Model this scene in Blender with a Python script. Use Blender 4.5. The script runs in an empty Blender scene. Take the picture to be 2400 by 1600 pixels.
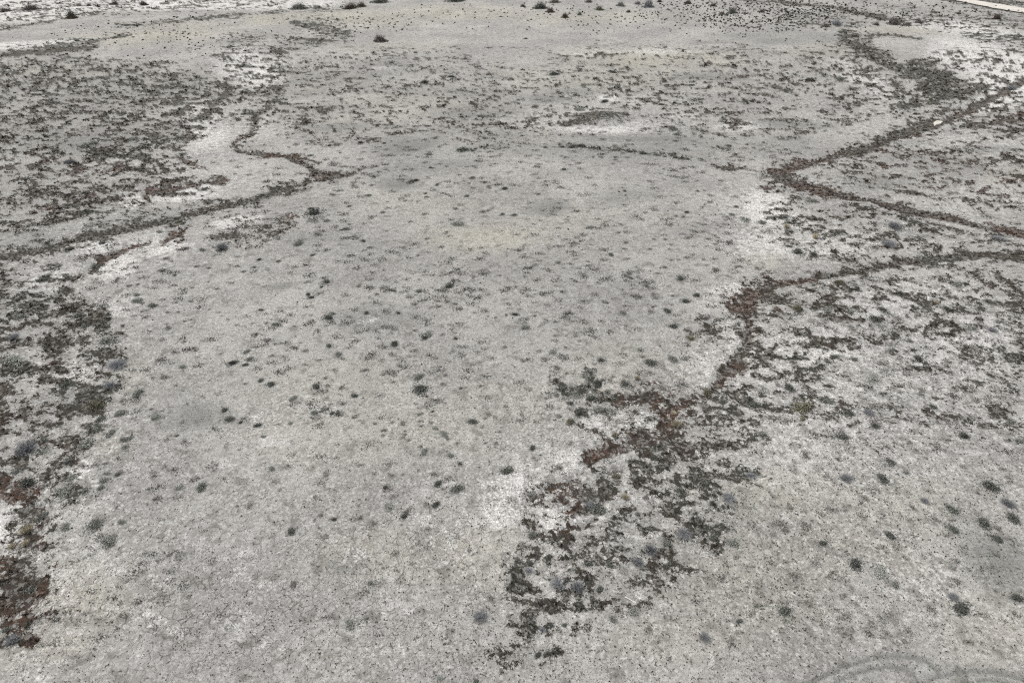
import bpy, math, random
import numpy as np

# ------------------------------------------------------------------ camera, sky, sun, exposure
scene = bpy.context.scene
COL = scene.collection
F_PX, HORIZON, CAM_H = 1500.0, -300.0, 22.0          # photograph is 2400 x 1600
PITCH = math.atan((800.0 - HORIZON) / F_PX)
cam_data = bpy.data.cameras.new("camera")
cam_data.sensor_width = 36.0
cam_data.lens = 36.0 * F_PX / 2400.0
cam_data.clip_end = 30000.0
cam = bpy.data.objects.new("camera", cam_data)
cam.location = (0, 0, CAM_H)
cam.rotation_euler = (math.pi / 2 - PITCH, 0, 0)
COL.objects.link(cam)
scene.camera = cam

SUN_EL, SUN_AZ = math.radians(52), math.radians(-55)   # azimuth from +Y, negative = from the left
world = bpy.data.worlds.new("World")
scene.world = world
world.use_nodes = True
wn = world.node_tree.nodes
bg = wn["Background"]
sky = wn.new("ShaderNodeTexSky")
sky.sky_type = 'NISHITA'
sky.sun_disc = False
sky.sun_elevation = SUN_EL
sky.sun_rotation = SUN_AZ
sky.dust_density = 4.0
sky.air_density = 1.0
hsv = wn.new("ShaderNodeHueSaturation")
hsv.inputs["Saturation"].default_value = 0.30         # overcast: a grey sky
world.node_tree.links.new(sky.outputs[0], hsv.inputs["Color"])
world.node_tree.links.new(hsv.outputs[0], bg.inputs["Color"])
bg.inputs["Strength"].default_value = 0.095
sd = bpy.data.lights.new("sun", 'SUN')
sd.energy = 1.9
sd.angle = math.radians(10)
sd.color = (1.0, 0.975, 0.935)
sun = bpy.data.objects.new("sun", sd)
dirv = np.array([math.sin(SUN_AZ) * math.cos(SUN_EL), math.cos(SUN_AZ) * math.cos(SUN_EL), math.sin(SUN_EL)])
from mathutils import Vector
sun.rotation_euler = Vector(dirv).to_track_quat('Z', 'Y').to_euler()
sun.location = (0, 0, 60)
COL.objects.link(sun)
scene.view_settings.view_transform = 'Standard'
scene.view_settings.look = 'None'
scene.view_settings.gamma = 1.0
scene.view_settings.exposure = 0.55
scene.cycles.use_denoising = False
scene.cycles.filter_width = 1.2

rng = np.random.default_rng(7)
random.seed(7)

# ------------------------------------------------------------------ mapping between the photograph and the flat ground
SP, CP = math.sin(PITCH), math.cos(PITCH)
def to_ground(u, v):
    a = (np.asarray(u, float) - 1200) / F_PX
    b = -(np.asarray(v, float) - 800) / F_PX
    t = CAM_H / (SP - b * CP)
    return a * t, (b * SP + CP) * t
def to_image(x, y):
    d = y * CP + CAM_H * SP
    return 1200 + F_PX * x / d, 800 - F_PX * (y * SP - CAM_H * CP) / d
def ppm(u, v):                                       # picture pixels per metre across, at that spot of the ground
    x, y = to_ground(u, v)
    return F_PX / (y * CP + CAM_H * SP)

# ------------------------------------------------------------------ noise
def _hash(ix, iy, seed):
    h = (ix.astype(np.int64) * 374761393 + iy.astype(np.int64) * 668265263 + seed * 1442695041) & 0xffffffff
    h = ((h ^ (h >> 13)) * 1274126177) & 0xffffffff
    h = ((h ^ (h >> 16)) * 2246822519) & 0xffffffff
    return ((h ^ (h >> 15)) & 0xffff) / 65535.0
def vnoise(x, y, seed=0):
    ix, iy = np.floor(x), np.floor(y)
    fx, fy = x - ix, y - iy
    fx = fx * fx * fx * (fx * (fx * 6 - 15) + 10)
    fy = fy * fy * fy * (fy * (fy * 6 - 15) + 10)
    a, b = _hash(ix, iy, seed), _hash(ix + 1, iy, seed)
    c, d = _hash(ix, iy + 1, seed), _hash(ix + 1, iy + 1, seed)
    return a + (b - a) * fx + (c - a) * fy + (a - b - c + d) * fx * fy
def fbm(x, y, seed=0, octs=4, gain=0.55):
    s = np.zeros_like(x); amp, tot, f = 1.0, 0.0, 1.0
    for o in range(octs):
        c, q = math.cos(o * 1.1), math.sin(o * 1.1)
        s += amp * vnoise((x * c - y * q) * f + 13.7 * o, (x * q + y * c) * f - 7.1 * o, seed + o)
        tot += amp; amp *= gain; f *= 2.03
    return s / tot
def sstep(a, b, x):
    t = np.clip((x - a) / (b - a), 0, 1)
    return t * t * (3 - 2 * t)
def uni(n, sd):                                       # spread noise to a nearly even 0..1
    return 1 / (1 + np.exp(-1.7 * (n - 0.5) / sd))

# ------------------------------------------------------------------ map of the ground: strokes and patches traced from the photograph
O = 2400.0 / 2352.0
def OV(*p): return [(q[0] * O, q[1] * O) + tuple(x * O for x in q[2:3]) for q in p]
def TL(*p): return [(q[0] / 1.96, q[1] / 1.96) + tuple(q[2:3]) for q in p]
def TR(*p): return [(1200 + q[0] / 1.96, q[1] / 1.96) + tuple(q[2:3]) for q in p]
def BL(*p): return [(q[0] / 1.96, 800 + q[1] / 1.96) + tuple(q[2:3]) for q in p]
def BR(*p): return [(1200 + q[0] / 1.96, 800 + q[1] / 1.96) + tuple(q[2:3]) for q in p]

def PB(*p): return [(1200 + q[0] / 1.12, 800 + q[1] / 1.12) + tuple(x / 1.12 for x in q[2:3]) for q in p]
# dark drainage lines: points (x, y, width), coverage, brownness
STROKES = [
 (OV((-60,592,14),(0,585,14),(60,578,14),(130,562,15),(190,548,16),(250,535,16),(310,520,17),(370,508,16),(430,490,15),(490,477,14),(560,463,13),(620,447,12),(680,425,11),(730,412,10),(780,402,10),(815,394,7)), 1.0, .45),
 (OV((815,394,5),(860,380,4),(910,369,3),(960,357,3)), .55, .3),
 (OV((1080,345,4),(1130,337,6),(1180,330,8),(1230,328,10),(1300,335,9),(1370,340,8),(1450,348,7),(1520,355,7),(1590,365,6)), .50, .1),
 (OV((1630,378,6),(1660,381,8),(1700,388,6),(1740,396,5),(1772,403,5)), .8, .5),
 (OV((765,402,14),(735,397,15),(712,383,14),(692,369,13),(664,359,12),(625,352,11),(575,350,9),(545,343,7)), 1.0, .7),
 (OV((545,343,7),(535,332,7),(548,318,10),(575,306,14),(590,290,16),(590,270,18),(600,255,18),(625,248,12)), .85, .6),
 (OV((560,325,8),(590,325,6)), .6, .1),
 (OV((625,248,10),(600,225,12),(545,205,10)), .6, .5),
 (OV((440,275,16),(480,262,18),(490,240,18),(520,212,14),(535,200,10)), .8, .3),
 (OV((310,258,7),(380,240,9),(440,225,9),(490,212,8)), .6, .3),
 (OV((430,300,14),(425,322,14),(415,338,8)), .8, .6),
 (OV((340,350,10),(400,365,10),(440,372,12),(480,385,10)), .6, .8),
 (OV((345,462,14),(340,445,16),(335,430,12),(365,436,10),(400,430,12),(440,424,12),(480,415,12),(510,412,9)), .92, .7),
 (OV((150,690,12),(175,640,10),(200,628,10)), .8, .9),
 (OV((215,625,16),(235,608,20),(250,592,18),(280,575,15),(320,562,13),(345,555,10)), 1.0, .9),
 (OV((180,592,8),(210,588,9),(240,590,8)), .85, .6),
 (OV((375,552,10),(395,540,18),(420,530,18),(430,520,12)), 1.0, 1.0),
 (OV((475,545,8),(500,548,12),(530,540,12),(570,540,12)), .8, .5),
 (OV((520,530,8),(560,522,10),(600,515,12),(625,520,9)), .75, .4),
 (OV((640,503,8),(662,498,11),(690,495,8)), .85, .9),
 (OV((230,470,6),(280,462,8),(330,468,6)), .5, .4),
 # lower left gully
 (OV((150,780,46),(140,820,40),(180,880,40),(200,920,46),(160,960,60),(110,1010,60),(60,1060,80),(95,1090,60)), .62, .35),
 (OV((-20,1130,60),(40,1120,70),(80,1120,50)), .74, 1.0),
 (OV((100,1180,50),(60,1230,80),(40,1290,90),(50,1340,90),(50,1400,90),(40,1450,60)), .74, .95),
 (OV((20,1420,40),(60,1390,60),(75,1350,50)), .9, .9),
 (OV((-20,1480,30),(40,1470,30),(70,1440,30)), .6, .2),
 (OV((30,1195,24),(60,1180,30)), .85, .7),
 # right main channel
 (OV((2400,165,18),(2352,185,16),(2290,220,12),(2240,245,14),(2200,265,12),(2150,288,16),(2100,298,17),(2060,312,20),(2010,335,18),(1960,350,15),(1900,365,14),(1850,380,15),(1805,393,22),(1775,408,24)), .95, .6),
 (OV((1790,405,24),(1830,422,20),(1870,438,20),(1920,448,16),(1980,460,13),(2030,470,13),(2080,480,13),(2130,490,14),(2200,502,13),(2260,518,14),(2320,530,14),(2400,545,14)), .93, .75),
 (OV((2060,345,6),(2130,357,6),(2200,370,7),(2260,380,5)), .8, .6),
 (OV((2260,385,8),(2310,400,9),(2370,410,10)), .8, .6),
 (OV((2130,505,7),(2180,520,8),(2215,530,7)), .9, .6),
 (OV((2140,420,9),(2200,430,10),(2260,442,9),(2330,452,9)), .6, .6),
 # right middle channel
 (OV((2420,595,12),(2352,590,15),(2290,583,17),(2220,584,18),(2150,592,17),(2080,600,16),(2000,615,15),(1940,628,12),(1880,640,9),(1820,646,12)), 1.0, .45),
 (OV((1870,640,10),(1810,650,18),(1765,660,26),(1735,680,32),(1722,705,34),(1690,712,18)), .95, .9),
 (OV((1735,690,30),(1780,690,30),(1840,705,24),(1900,690,18)), .7, .6),
 (OV((1720,720,24),(1712,760,22),(1718,790,30),(1700,815,34),(1690,845,32),(1660,865,28),(1630,885,22)), .92, .7),
 (OV((1640,755,24),(1610,760,24)), .8, .5),
 (OV((1640,880,20),(1650,905,22),(1690,900,16),(1720,915,16),(1790,935,26),(1840,930,22)), .8, .4),
 (OV((1610,905,24),(1630,935,28)), .75, .5),
 (OV((1860,770,10),(1900,785,10),(1940,800,12)), .85, .5),
 # lower patch: broken clumps with mosaic crust between them
 (PB((110,118,20),(180,130,30),(240,140,30),(295,158,22)), .74, .08),
 (PB((205,95,22),(235,110,22),(225,135,30)), .66, .05),
 (PB((165,205,26),(200,170,24),(235,180,20)), .55, .08),
 (PB((175,215,20),(190,232,18),(215,240,14)), .72, .5),
 (PB((575,80,22),(545,105,24),(500,130,22),(455,160,18),(420,190,30),(408,215,34),(380,240,30),(330,262,34),(280,280,36),(230,302,30)), .86, .95),
 (PB((268,152,16),(320,152,26),(372,152,34),(405,176,34),(412,205,26),(392,230,22)), .80, .85),
 (PB((392,230,24),(345,250,34),(295,270,36),(245,295,36),(200,318,30)), .80, .9),
 (PB((215,325,18),(205,350,12)), .8, .2),
 (PB((408,225,24),(450,258,34),(480,290,30)), .74, .3),
 (PB((350,290,20),(355,318,18)), .72, .6), (PB((405,290,20),(470,310,40),(520,330,24)), .58, .35),
 (PB((585,362,30),(530,352,26),(500,365,18)), .62, .4), (PB((645,350,20),(600,345,18)), .5, .1),
 (PB((60,425,30),(105,398,38),(160,384,36),(205,398,26)), .78, .6),
 (PB((140,440,16),(165,430,22),(185,422,16)), .8, .9),
 (PB((285,360,30),(262,390,50),(228,412,54),(250,440,34)), .72, .12),
 (PB((50,480,20),(62,500,26),(50,515,18)), .72, .35),
 (PB((130,510,20),(165,485,20),(200,482,10),(240,465,8)), .76, .3),
 (PB((380,425,20),(405,440,30),(430,470,24)), .74, .2), (PB((400,385,20),(470,400,22)), .68, .25), (PB((505,500,24),(545,515,18)), .74, .1),
 (PB((345,480,22),(375,492,22)), .68, .1),
 (PB((160,575,26),(205,560,40),(250,570,44),(285,595,24)), .76, .2),
 (PB((62,555,26),(35,600,34),(50,640,34),(75,655,26)), .76, .15),
 (PB((95,590,30),(120,620,30)), .5, .05), (PB((225,640,30),(245,655,20)), .6, .02),
 (PB((60,740,50),(120,720,50),(180,690,60),(330,640,60),(400,560,60)), .38, .05),
 (PB((300,680,40),(320,700,24)), .55, .02),
 # scrub mound with its pale rim, link of the rusty channel to the lower patch
 (TR((235,570,7),(295,550,20),(375,540,26),(450,536,20),(530,515,9)), .88, .15),
 (OV((1712,760,30),(1705,800,36),(1680,840,34),(1640,885,30),(1610,915,26),(1560,930,22),(1525,930,20)), .72, .6),
 (OV((625,248,40),(640,215,50),(600,170,60),(640,120,34),(700,95,20),(760,84,14)), .42, .2),
 # upper right meadow edges
 (TR((1560,270,6),(1600,300,8),(1625,335,9),(1650,362,8)), .9, .3),
 (TR((1490,255,6),(1560,290,6)), .5, .3),
 (TR((1500,38,8),(1600,60,11),(1700,78,10),(1800,96,9)), .85, .4),
 (TR((1640,155,5),(1760,160,6),(1880,178,4)), .8, .3),
 (TR((1040,0,3),(1200,6,4),(1320,18,4),(1450,28,4),(1520,40,4)), .8, .3),
 (TR((1980,-6,5),(2100,12,5),(2230,38,6),(2400,68,6)), .95, .3),
 (TR((2100,-6,5),(2200,2,8),(2300,12,9),(2420,22,9)), .8, .4),
 (TR((1730,385,9),(1790,415,9),(1870,440,8)), .75, .4),
 (TR((1550,500,7),(1640,470,9),(1750,480,8)), .6, .4),
 (TR((1200,400,8),(1260,415,10),(1310,435,8)), .85, .5),
 (TR((960,398,4),(1020,396,5),(1130,432,5),(1250,450,5)), .7, .4),
 (TR((980,360,8),(1060,350,9),(1110,345,5)), .6, .6),
 # top left
 (TL((-60,256,6),(0,250,8),(100,242,10),(220,232,12),(330,222,11),(440,214,7)), .97, .35),
 (TL((170,222,4),(260,205,6),(380,195,7),(520,175,6),(600,160,4)), .8, .2),
 (TL((-20,138,3),(60,124,4),(150,108,4),(300,85,3)), .8, .2),
 (TL((-20,58,5),(60,48,5),(200,42,4),(330,28,4),(450,22,3),(600,20,4)), .75, .2),
 (TL((540,118,5),(660,110,8),(800,98,8),(1000,80,7),(1200,60,6),(1400,40,8),(1640,30,9)), .55, .1),
 (TL((1360,110,12),(1450,120,18),(1530,145,22),(1590,165,16)), .7, .05),
 (TL((1280,190,10),(1400,180,12),(1540,185,10)), .5, .05),
]
# mottled regions: outline, coverage, brownness, edge softness in pixels
REGIONS = [
 (OV((-80,150),(150,132),(300,140),(480,160),(560,200),(525,262),(490,300),(430,330),(430,400),(510,415),(440,450),(340,468),(220,500),(-80,530)), .54, .3, 26),
 (OV((-80,330),(150,340),(330,350),(470,400),(500,420),(340,468),(200,498),(-80,520)), .56, .55, 30),
 (OV((520,160),(600,130),(680,160),(660,230),(620,260),(540,280),(500,240)), .45, .2, 20),
 (OV((640,140),(900,110),(1300,170),(1360,300),(1100,330),(700,330),(620,280)), .24, .4, 40),
 (OV((820,250),(1100,200),(1350,220),(1400,330),(1100,300)), .24, .4, 40),
 (OV((1260,110),(1700,100),(1900,160),(1960,300),(1700,360),(1500,300),(1300,200)), .23, .35, 40),
 (TL((1020,180),(1100,160),(1200,165),(1180,195),(1260,215),(1400,210),(1300,235),(1120,235)), .55, .05, 22),
 (TL((1000,250),(1100,240),(1380,230),(1300,310),(1200,420),(1080,420),(1040,330)), .45, .15, 24),
 (TL((-60,0),(1400,-20),(1250,30),(700,60),(250,85),(-60,135)), .33, .15, 12),
 (TR((1480,140),(1560,130),(1640,170),(1640,205),(1720,240),(1800,290),(1890,262),(1960,280),(2010,320),(2030,350),(2120,370),(2222,384),(2200,410),(2140,440),(2080,460),(1960,470),(1880,490),(1780,510),(1740,495),(1810,450),(1870,430),(1860,390),(1800,350),(1720,310),(1650,270),(1560,240),(1500,200)), .90, .3, 8),
 (TR((1300,240),(1500,200),(1900,400),(2352,420),(2400,640),(1900,560),(1500,520),(1250,440)), .38, .4, 40),
 (TR((1880,260),(1960,240),(2400,200),(2400,430),(2200,400),(2050,340)), .33, .15, 20),
 (TR((2040,130),(2400,150),(2400,230),(2250,190),(2100,180)), .62, .1, 14),
 (TR((1250,60),(1500,70),(1640,110),(1500,135),(1350,120),(1200,110)), .42, .1, 16),
 (TR((1700,30),(2400,60),(2400,150),(1900,130)), .36, .2, 20),
 (TR((2140,480),(2400,500),(2400,690),(2200,640),(2100,560)), .56, .75, 24),
 (TR((1700,640),(2400,640),(2400,1010),(1900,920),(1500,860),(1480,760)), .34, .65, 40),
 (TR((1180,880),(1400,890),(1700,960),(2000,1020),(2400,1090),(2400,1150),(2000,1160),(1700,1185),(1500,1215),(1350,1190),(1150,1060)), .40, .4, 26),
 (OV((1720,665),(1850,645),(2400,600),(2400,760),(2150,790),(1990,815),(1950,870),(1880,930),(1760,955),(1650,965),(1590,920),(1665,860),(1720,740)), .40, .35, 34),
 (OV((1980,740),(2400,720),(2400,1010),(2100,1000),(1850,960)), .24, .3, 70),
 (OV((1400,900),(1520,910),(1560,960),(1700,1000),(1740,1100),(1680,1190),(1660,1260),(1580,1310),(1560,1400),(1400,1440),(1260,1520),(1130,1520),(1200,1420),(1185,1310),(1240,1250),(1330,1200),(1360,1100),(1480,1010)), .37, .2, 34),
 (OV((1560,1000),(1760,960),(1800,1100),(1720,1250),(1600,1380),(1500,1420)), .30, .2, 40),
 (OV((-80,640),(150,640),(200,690),(240,740),(285,835),(258,900),(235,980),(185,1040),(180,1130),(150,1220),(112,1300),(108,1400),(60,1470),(-80,1510)), .50, .35, 20),
 (OV((-80,560),(40,600),(200,600),(240,650),(60,700),(-80,690)), .34, .5, 24),
 (OV((470,540),(560,500),(700,480),(690,520),(600,560),(500,570)), .34, .4, 18),
]
# soft ellipses: x, y, rx, ry, tilt (degrees, + = rising to the right), amount          (overview pixels)
WHITE = [(250,1300,46,26,0,0.42),(380,1330,34,20,0,0.36),(560,1270,44,24,0,0.4),(470,1240,40,20,0,0.3),(600,1340,40,26,0,0.34),(700,1380,46,24,0,0.34),(830,1270,40,26,0,0.42),(930,1340,50,30,0,0.36),(980,1200,44,26,0,0.42),(240,1390,40,20,0,0.38),(160,1470,50,26,0,0.4),(420,1440,34,18,0,0.46),(330,1500,50,22,0,0.34),(640,1500,60,26,0,0.3),(880,1500,50,24,0,0.34),(760,1190,40,18,0,0.26),(1050,1380,46,26,0,0.3),(1100,1200,60,36,0,0.4),(420,1200,40,20,0,0.3),(90,1560,60,30,0,0.4),(1000,1440,40,20,0,0.3),(1820,1230,60,30,0,0.24),(1700,1420,70,34,0,0.24),(2000,1230,60,30,0,0.24),(2150,1400,70,30,0,0.24),(1900,1480,60,26,0,0.2),(700,1450,760,200,0,.10),(2000,900,420,260,0,.46),(1420,1180,300,260,0,.36),(1900,1300,420,260,0,.22),(2050,520,340,120,0,.30),(150,1000,220,420,0,.32),(250,560,260,110,0,.30),(1150,1150,320,260,0,.20),(2100,250,340,90,0,.3),(430,400,200,90,0,.32),(250,380,260,70,0,.22),(1400,275,220,60,0,.3),(560,280,90,60,0,.35),(560,150,70,38,0,.9),(590,175,60,30,0,.9),(300,458,26,22,0,1),(430,447,70,14,6,1),(470,425,40,10,0,.8),(470,300,60,60,0,.7),(540,510,60,12,12,.9),(230,565,50,16,12,1),(380,572,60,14,14,1),
 (270,612,50,26,25,1),(330,560,60,26,15,.6),(120,640,110,30,10,.6),(250,705,60,26,20,.6),(180,1080,34,30,0,.9),(20,1215,40,50,0,1),(160,860,70,34,0,.7),(35,1165,30,20,0,.6),(290,720,40,10,0,.5),
 (1690,668,66,18,8,.85),(1650,700,50,22,0,.5),(1690,780,40,56,0,.6),(1620,850,70,50,0,.5),(1470,970,60,24,0,1),(1380,975,60,40,0,.7),(1290,1190,46,26,0,1.1),(1180,1130,90,60,20,.8),(1300,1060,70,36,0,.7),
 (1140,1180,60,40,0,.7),(1700,470,90,40,0,.4),(1760,480,60,50,0,.9),(1800,500,90,30,0,.6),(1870,430,90,22,0,.4),(1910,800,160,60,0,.7),(2050,700,220,70,0,.65),(2200,800,200,100,0,.6),(1760,560,110,40,0,.6),(1900,560,160,50,0,.5),
 (1400,226,26,8,0,1),(1390,297,120,10,0,.85),(1320,282,40,8,0,.5),(1480,285,60,12,0,.6),(1700,290,60,12,0,.6),(1560,265,60,10,0,.4),(2000,190,110,30,-25,.6),(2260,140,120,40,-12,1.2),(2320,190,80,40,0,1.2),(2290,232,70,20,10,1),(2180,110,60,16,0,.9),
 (2230,70,160,18,-8,.8),(2330,350,100,40,0,.35),(2200,330,160,30,0,.4),(2300,450,160,60,0,.3),(100,10,300,14,0,1.5),(400,10,300,12,0,1.5),(650,6,120,9,0,1.5),(60,35,140,14,4,1.3),(60,104,120,7,4,1.5),(200,93,50,5,4,.6),
 (1500,118,140,8,0,.5),(1340,125,60,5,0,.5),(1640,105,60,5,0,.4),(1780,110,80,8,0,.4),(880,156,40,5,0,.5),(620,140,70,12,0,.5),
 (1430,1100,120,50,0,.35),(1400,1230,160,80,0,.3),(1300,1390,140,60,0,.35),(560,1340,60,40,0,.35),(350,1420,50,30,0,.45),(560,1450,50,40,0,.5),(900,1400,60,40,0,.35),(140,1340,60,60,0,.4),(230,1270,60,40,0,.4),(40,1530,60,40,0,.3),(1040,1250,90,60,0,.3),
 (600,960,20,14,0,.5),(740,930,60,26,0,.3),(640,1010,40,16,0,.5),(520,1060,20,14,0,.5),(860,735,40,8,0,.5),(1640,1440,160,60,0,.15),(1180,1140,60,40,0,.4)]
GREY = [(1150,640,560,230,0,.16),(700,880,420,160,0,.14),(925,420,46,16,5,.9),(1270,470,56,16,3,.7),(1440,453,70,18,3,.7),(635,660,46,11,5,.9),(850,735,90,32,4,.55),(460,945,70,30,12,.8),(400,960,50,24,0,.5),(130,893,60,26,14,.7),(180,330,110,24,3,.8),(230,520,240,26,8,.5),(90,540,160,26,8,.5),
 (800,290,90,10,2,.6),(890,290,40,8,0,.5),(950,335,80,14,5,.8),(1000,380,130,20,5,.5),(1080,260,90,10,0,.5),(1130,310,120,14,0,.5),(1330,210,90,7,0,.6),(1260,228,60,7,0,.7),(1600,175,70,8,0,.7),(1650,180,60,7,0,.5),(1450,318,170,9,0,.8),(1560,330,160,16,0,.5),
 (1830,285,80,14,-4,.8),(1760,330,150,24,-4,.4),(2330,345,60,10,0,.8),(2270,345,60,9,0,.6),(2000,420,90,22,-6,.6),(2140,540,60,10,-5,.6),(2040,920,80,34,-10,.8),(1990,860,60,40,-10,.4),(2300,1290,80,60,-30,.9),(2250,1180,50,30,-30,.4),(960,330,60,10,5,.6),
 (760,180,130,16,0,.5),(880,150,60,10,0,.5),(930,165,80,8,0,.4),(700,215,80,10,0,.4),(420,300,80,12,4,.4),(300,210,140,14,0,.4),(230,190,100,12,0,.4),(1060,210,130,12,0,.4),(230,1270,50,16,20,.4),(1120,1290,20,12,0,.3),(1700,1200,120,60,0,.3),(1500,1300,130,70,-20,.4),
 (200,1090,70,40,30,.5),(560,960,60,24,0,.3),(700,540,60,16,0,.3),(820,1310,40,20,0,.6),(560,620,160,20,0,.2),(1450,610,120,20,0,.2),(1880,1390,60,30,0,.25),(1100,340,90,16,3,.5),(1350,345,300,20,-2,.5),(1800,650,200,20,0,.2),(1990,1540,60,20,0,.3),(2200,1530,100,30,0,.35),(360,95,70,10,0,.3),(1800,90,140,14,0,.5),(1960,1300,40,14,-15,.4)]
TAN = [(1110,540,130,34,0,.8),(1300,520,200,60,0,.35),(330,85,160,16,4,.9),(800,42,160,20,0,.8),(1050,30,160,16,0,.8),(1500,135,180,22,0,.9),(1400,180,200,30,0,.5),(900,110,120,12,0,.4),(700,200,160,30,0,.35),(1250,170,120,20,0,.4),(420,60,120,10,0,.6),(620,45,70,12,0,.9),
 (2100,70,120,10,0,.7),(1900,110,100,10,0,.5),(2320,408,40,12,0,.8),(1330,40,200,14,0,.6),(1420,860,120,60,0,.4),(760,870,200,60,0,.35),(1100,950,160,80,0,.35),(900,1000,260,80,0,.4),(300,850,70,50,0,.4),(250,1020,40,40,0,.5),(1800,1180,160,80,0,.6),(1740,1360,220,120,0,.5),(1600,1500,200,60,0,.4),(200,1390,120,80,0,.6),(100,1500,120,60,0,.5),(900,1300,120,60,0,.5),(1100,1280,100,80,0,.5),
 (1980,1260,120,60,0,.5),(2100,1150,180,80,0,.35),(2250,1420,120,100,0,.4),(130,160,120,14,0,.5),(1750,610,50,20,0,.5),(1900,120,120,12,0,.5),(1180,320,140,20,0,.3),(760,270,200,30,0,.3),(940,240,160,30,0,.4),(1060,460,240,40,0,.3)]
SPECK = [(1750,1250,420,260,0,.9),(2100,1100,420,260,0,.8),(1450,1350,280,220,0,.8),(2150,850,260,140,0,.8),(1600,880,120,120,0,.7),(1680,760,60,80,0,.7),(1250,1000,120,90,0,.4),(1080,1450,160,120,0,.7),(1000,1250,140,120,0,.5),(1250,1530,220,70,0,.9),(1420,970,90,60,0,.9),(1950,740,260,90,0,.8),(200,880,90,60,0,.8),(120,1060,130,160,0,.9),(80,1300,90,200,0,.9),
 (200,730,90,80,0,.7),(100,1500,160,60,0,.45),(350,1420,300,120,0,.25),(800,1450,300,120,0,.35),(1080,680,400,60,0,.2),(1250,620,300,60,0,.25),(1000,940,120,30,0,.5),(340,1330,220,90,0,.15),(1300,1090,100,60,0,.4),(160,1220,26,26,0,.9),(1000,1000,300,300,0,.15),(1900,520,280,60,0,.7),(120,700,200,90,0,.6),(1290,1190,40,24,0,.25),(2230,640,180,50,0,.5)]
CRACK = [(500,1400,520,200,0,1),(900,1300,360,200,0,.9),(700,1150,420,140,0,.55),(1180,1150,90,50,0,.9),(270,1420,240,160,0,.8),(1280,1140,90,50,0,.9),(290,680,60,30,0,.6),(300,900,60,60,0,.4),(1000,1480,200,120,0,.6),(1460,960,110,60,0,1),(1230,1240,60,60,0,1)]

def R3(*p): return [(1800 + a / 3.92, 1200 + b / 3.92) for a, b in p]
TRACKS = [R3((300,1600),(420,1540),(560,1480),(720,1410),(880,1362),(1040,1338),(1200,1330),(1330,1340),(1450,1375),(1530,1430),(1590,1500)), R3((600,1590),(700,1515),(840,1460),(1000,1430),(1150,1425),(1260,1450),(1350,1500),(1400,1580)), R3((1440,1580),(1560,1510),(1700,1478),(1880,1462),(2060,1470),(2220,1500),(2400,1560)), R3((1800,1580),(1950,1545),(2100,1545),(2260,1590))]
def poly_sd(u, v, pts):
    """signed distance to a polygon, + inside (u, v already arrays)"""
    P = np.array([q[:2] for q in pts]); inside = np.zeros(u.shape, bool); d2 = np.full(u.shape, 1e18)
    for i in range(len(P)):
        (x0, y0), (x1, y1) = P[i], P[(i + 1) % len(P)]
        dx, dy = x1 - x0, y1 - y0
        t = np.clip(((u - x0) * dx + (v - y0) * dy) / (dx * dx + dy * dy + 1e-9), 0, 1)
        d2 = np.minimum(d2, (u - x0 - t * dx) ** 2 + (v - y0 - t * dy) ** 2)
        c = (y0 > v) != (y1 > v)
        if abs(dy) > 1e-9:
            inside ^= c & (u < x0 + (v - y0) * dx / dy)
    d = np.sqrt(d2)
    return np.where(inside, d, -d)

def blobs(u, v, lst):
    f = np.zeros(u.shape)
    for (x, y, rx, ry, a, s) in lst:
        c, q = math.cos(math.radians(a)), math.sin(math.radians(a))
        dx, dy = u - x * O, v - y * O
        m = (np.abs(dx) < 2.6 * max(rx, ry) * O) & (np.abs(dy) < 2.6 * max(rx, ry) * O)
        if not m.any(): continue
        X = (dx[m] * c - dy[m] * q) / (rx * O); Y = (dx[m] * q + dy[m] * c) / (ry * O)
        f[m] = np.maximum(f[m], s * np.exp(-(X * X + Y * Y) ** 1.3 * 0.7))
    return f

def base_height(x, y):
    d = np.hypot(x, y)
    z = 0.16 * (fbm(x / 9, y / 9, 41, 3) - 0.5) * np.clip(d / 30, .3, 2)
    mx, my = to_ground(1385 * O, 272 * O)             # the scrub-covered mound
    z = z + 0.75 * np.exp(-((x - mx) / 2.6) ** 2 - ((y - my) / 2.2) ** 2)
    return z

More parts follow.
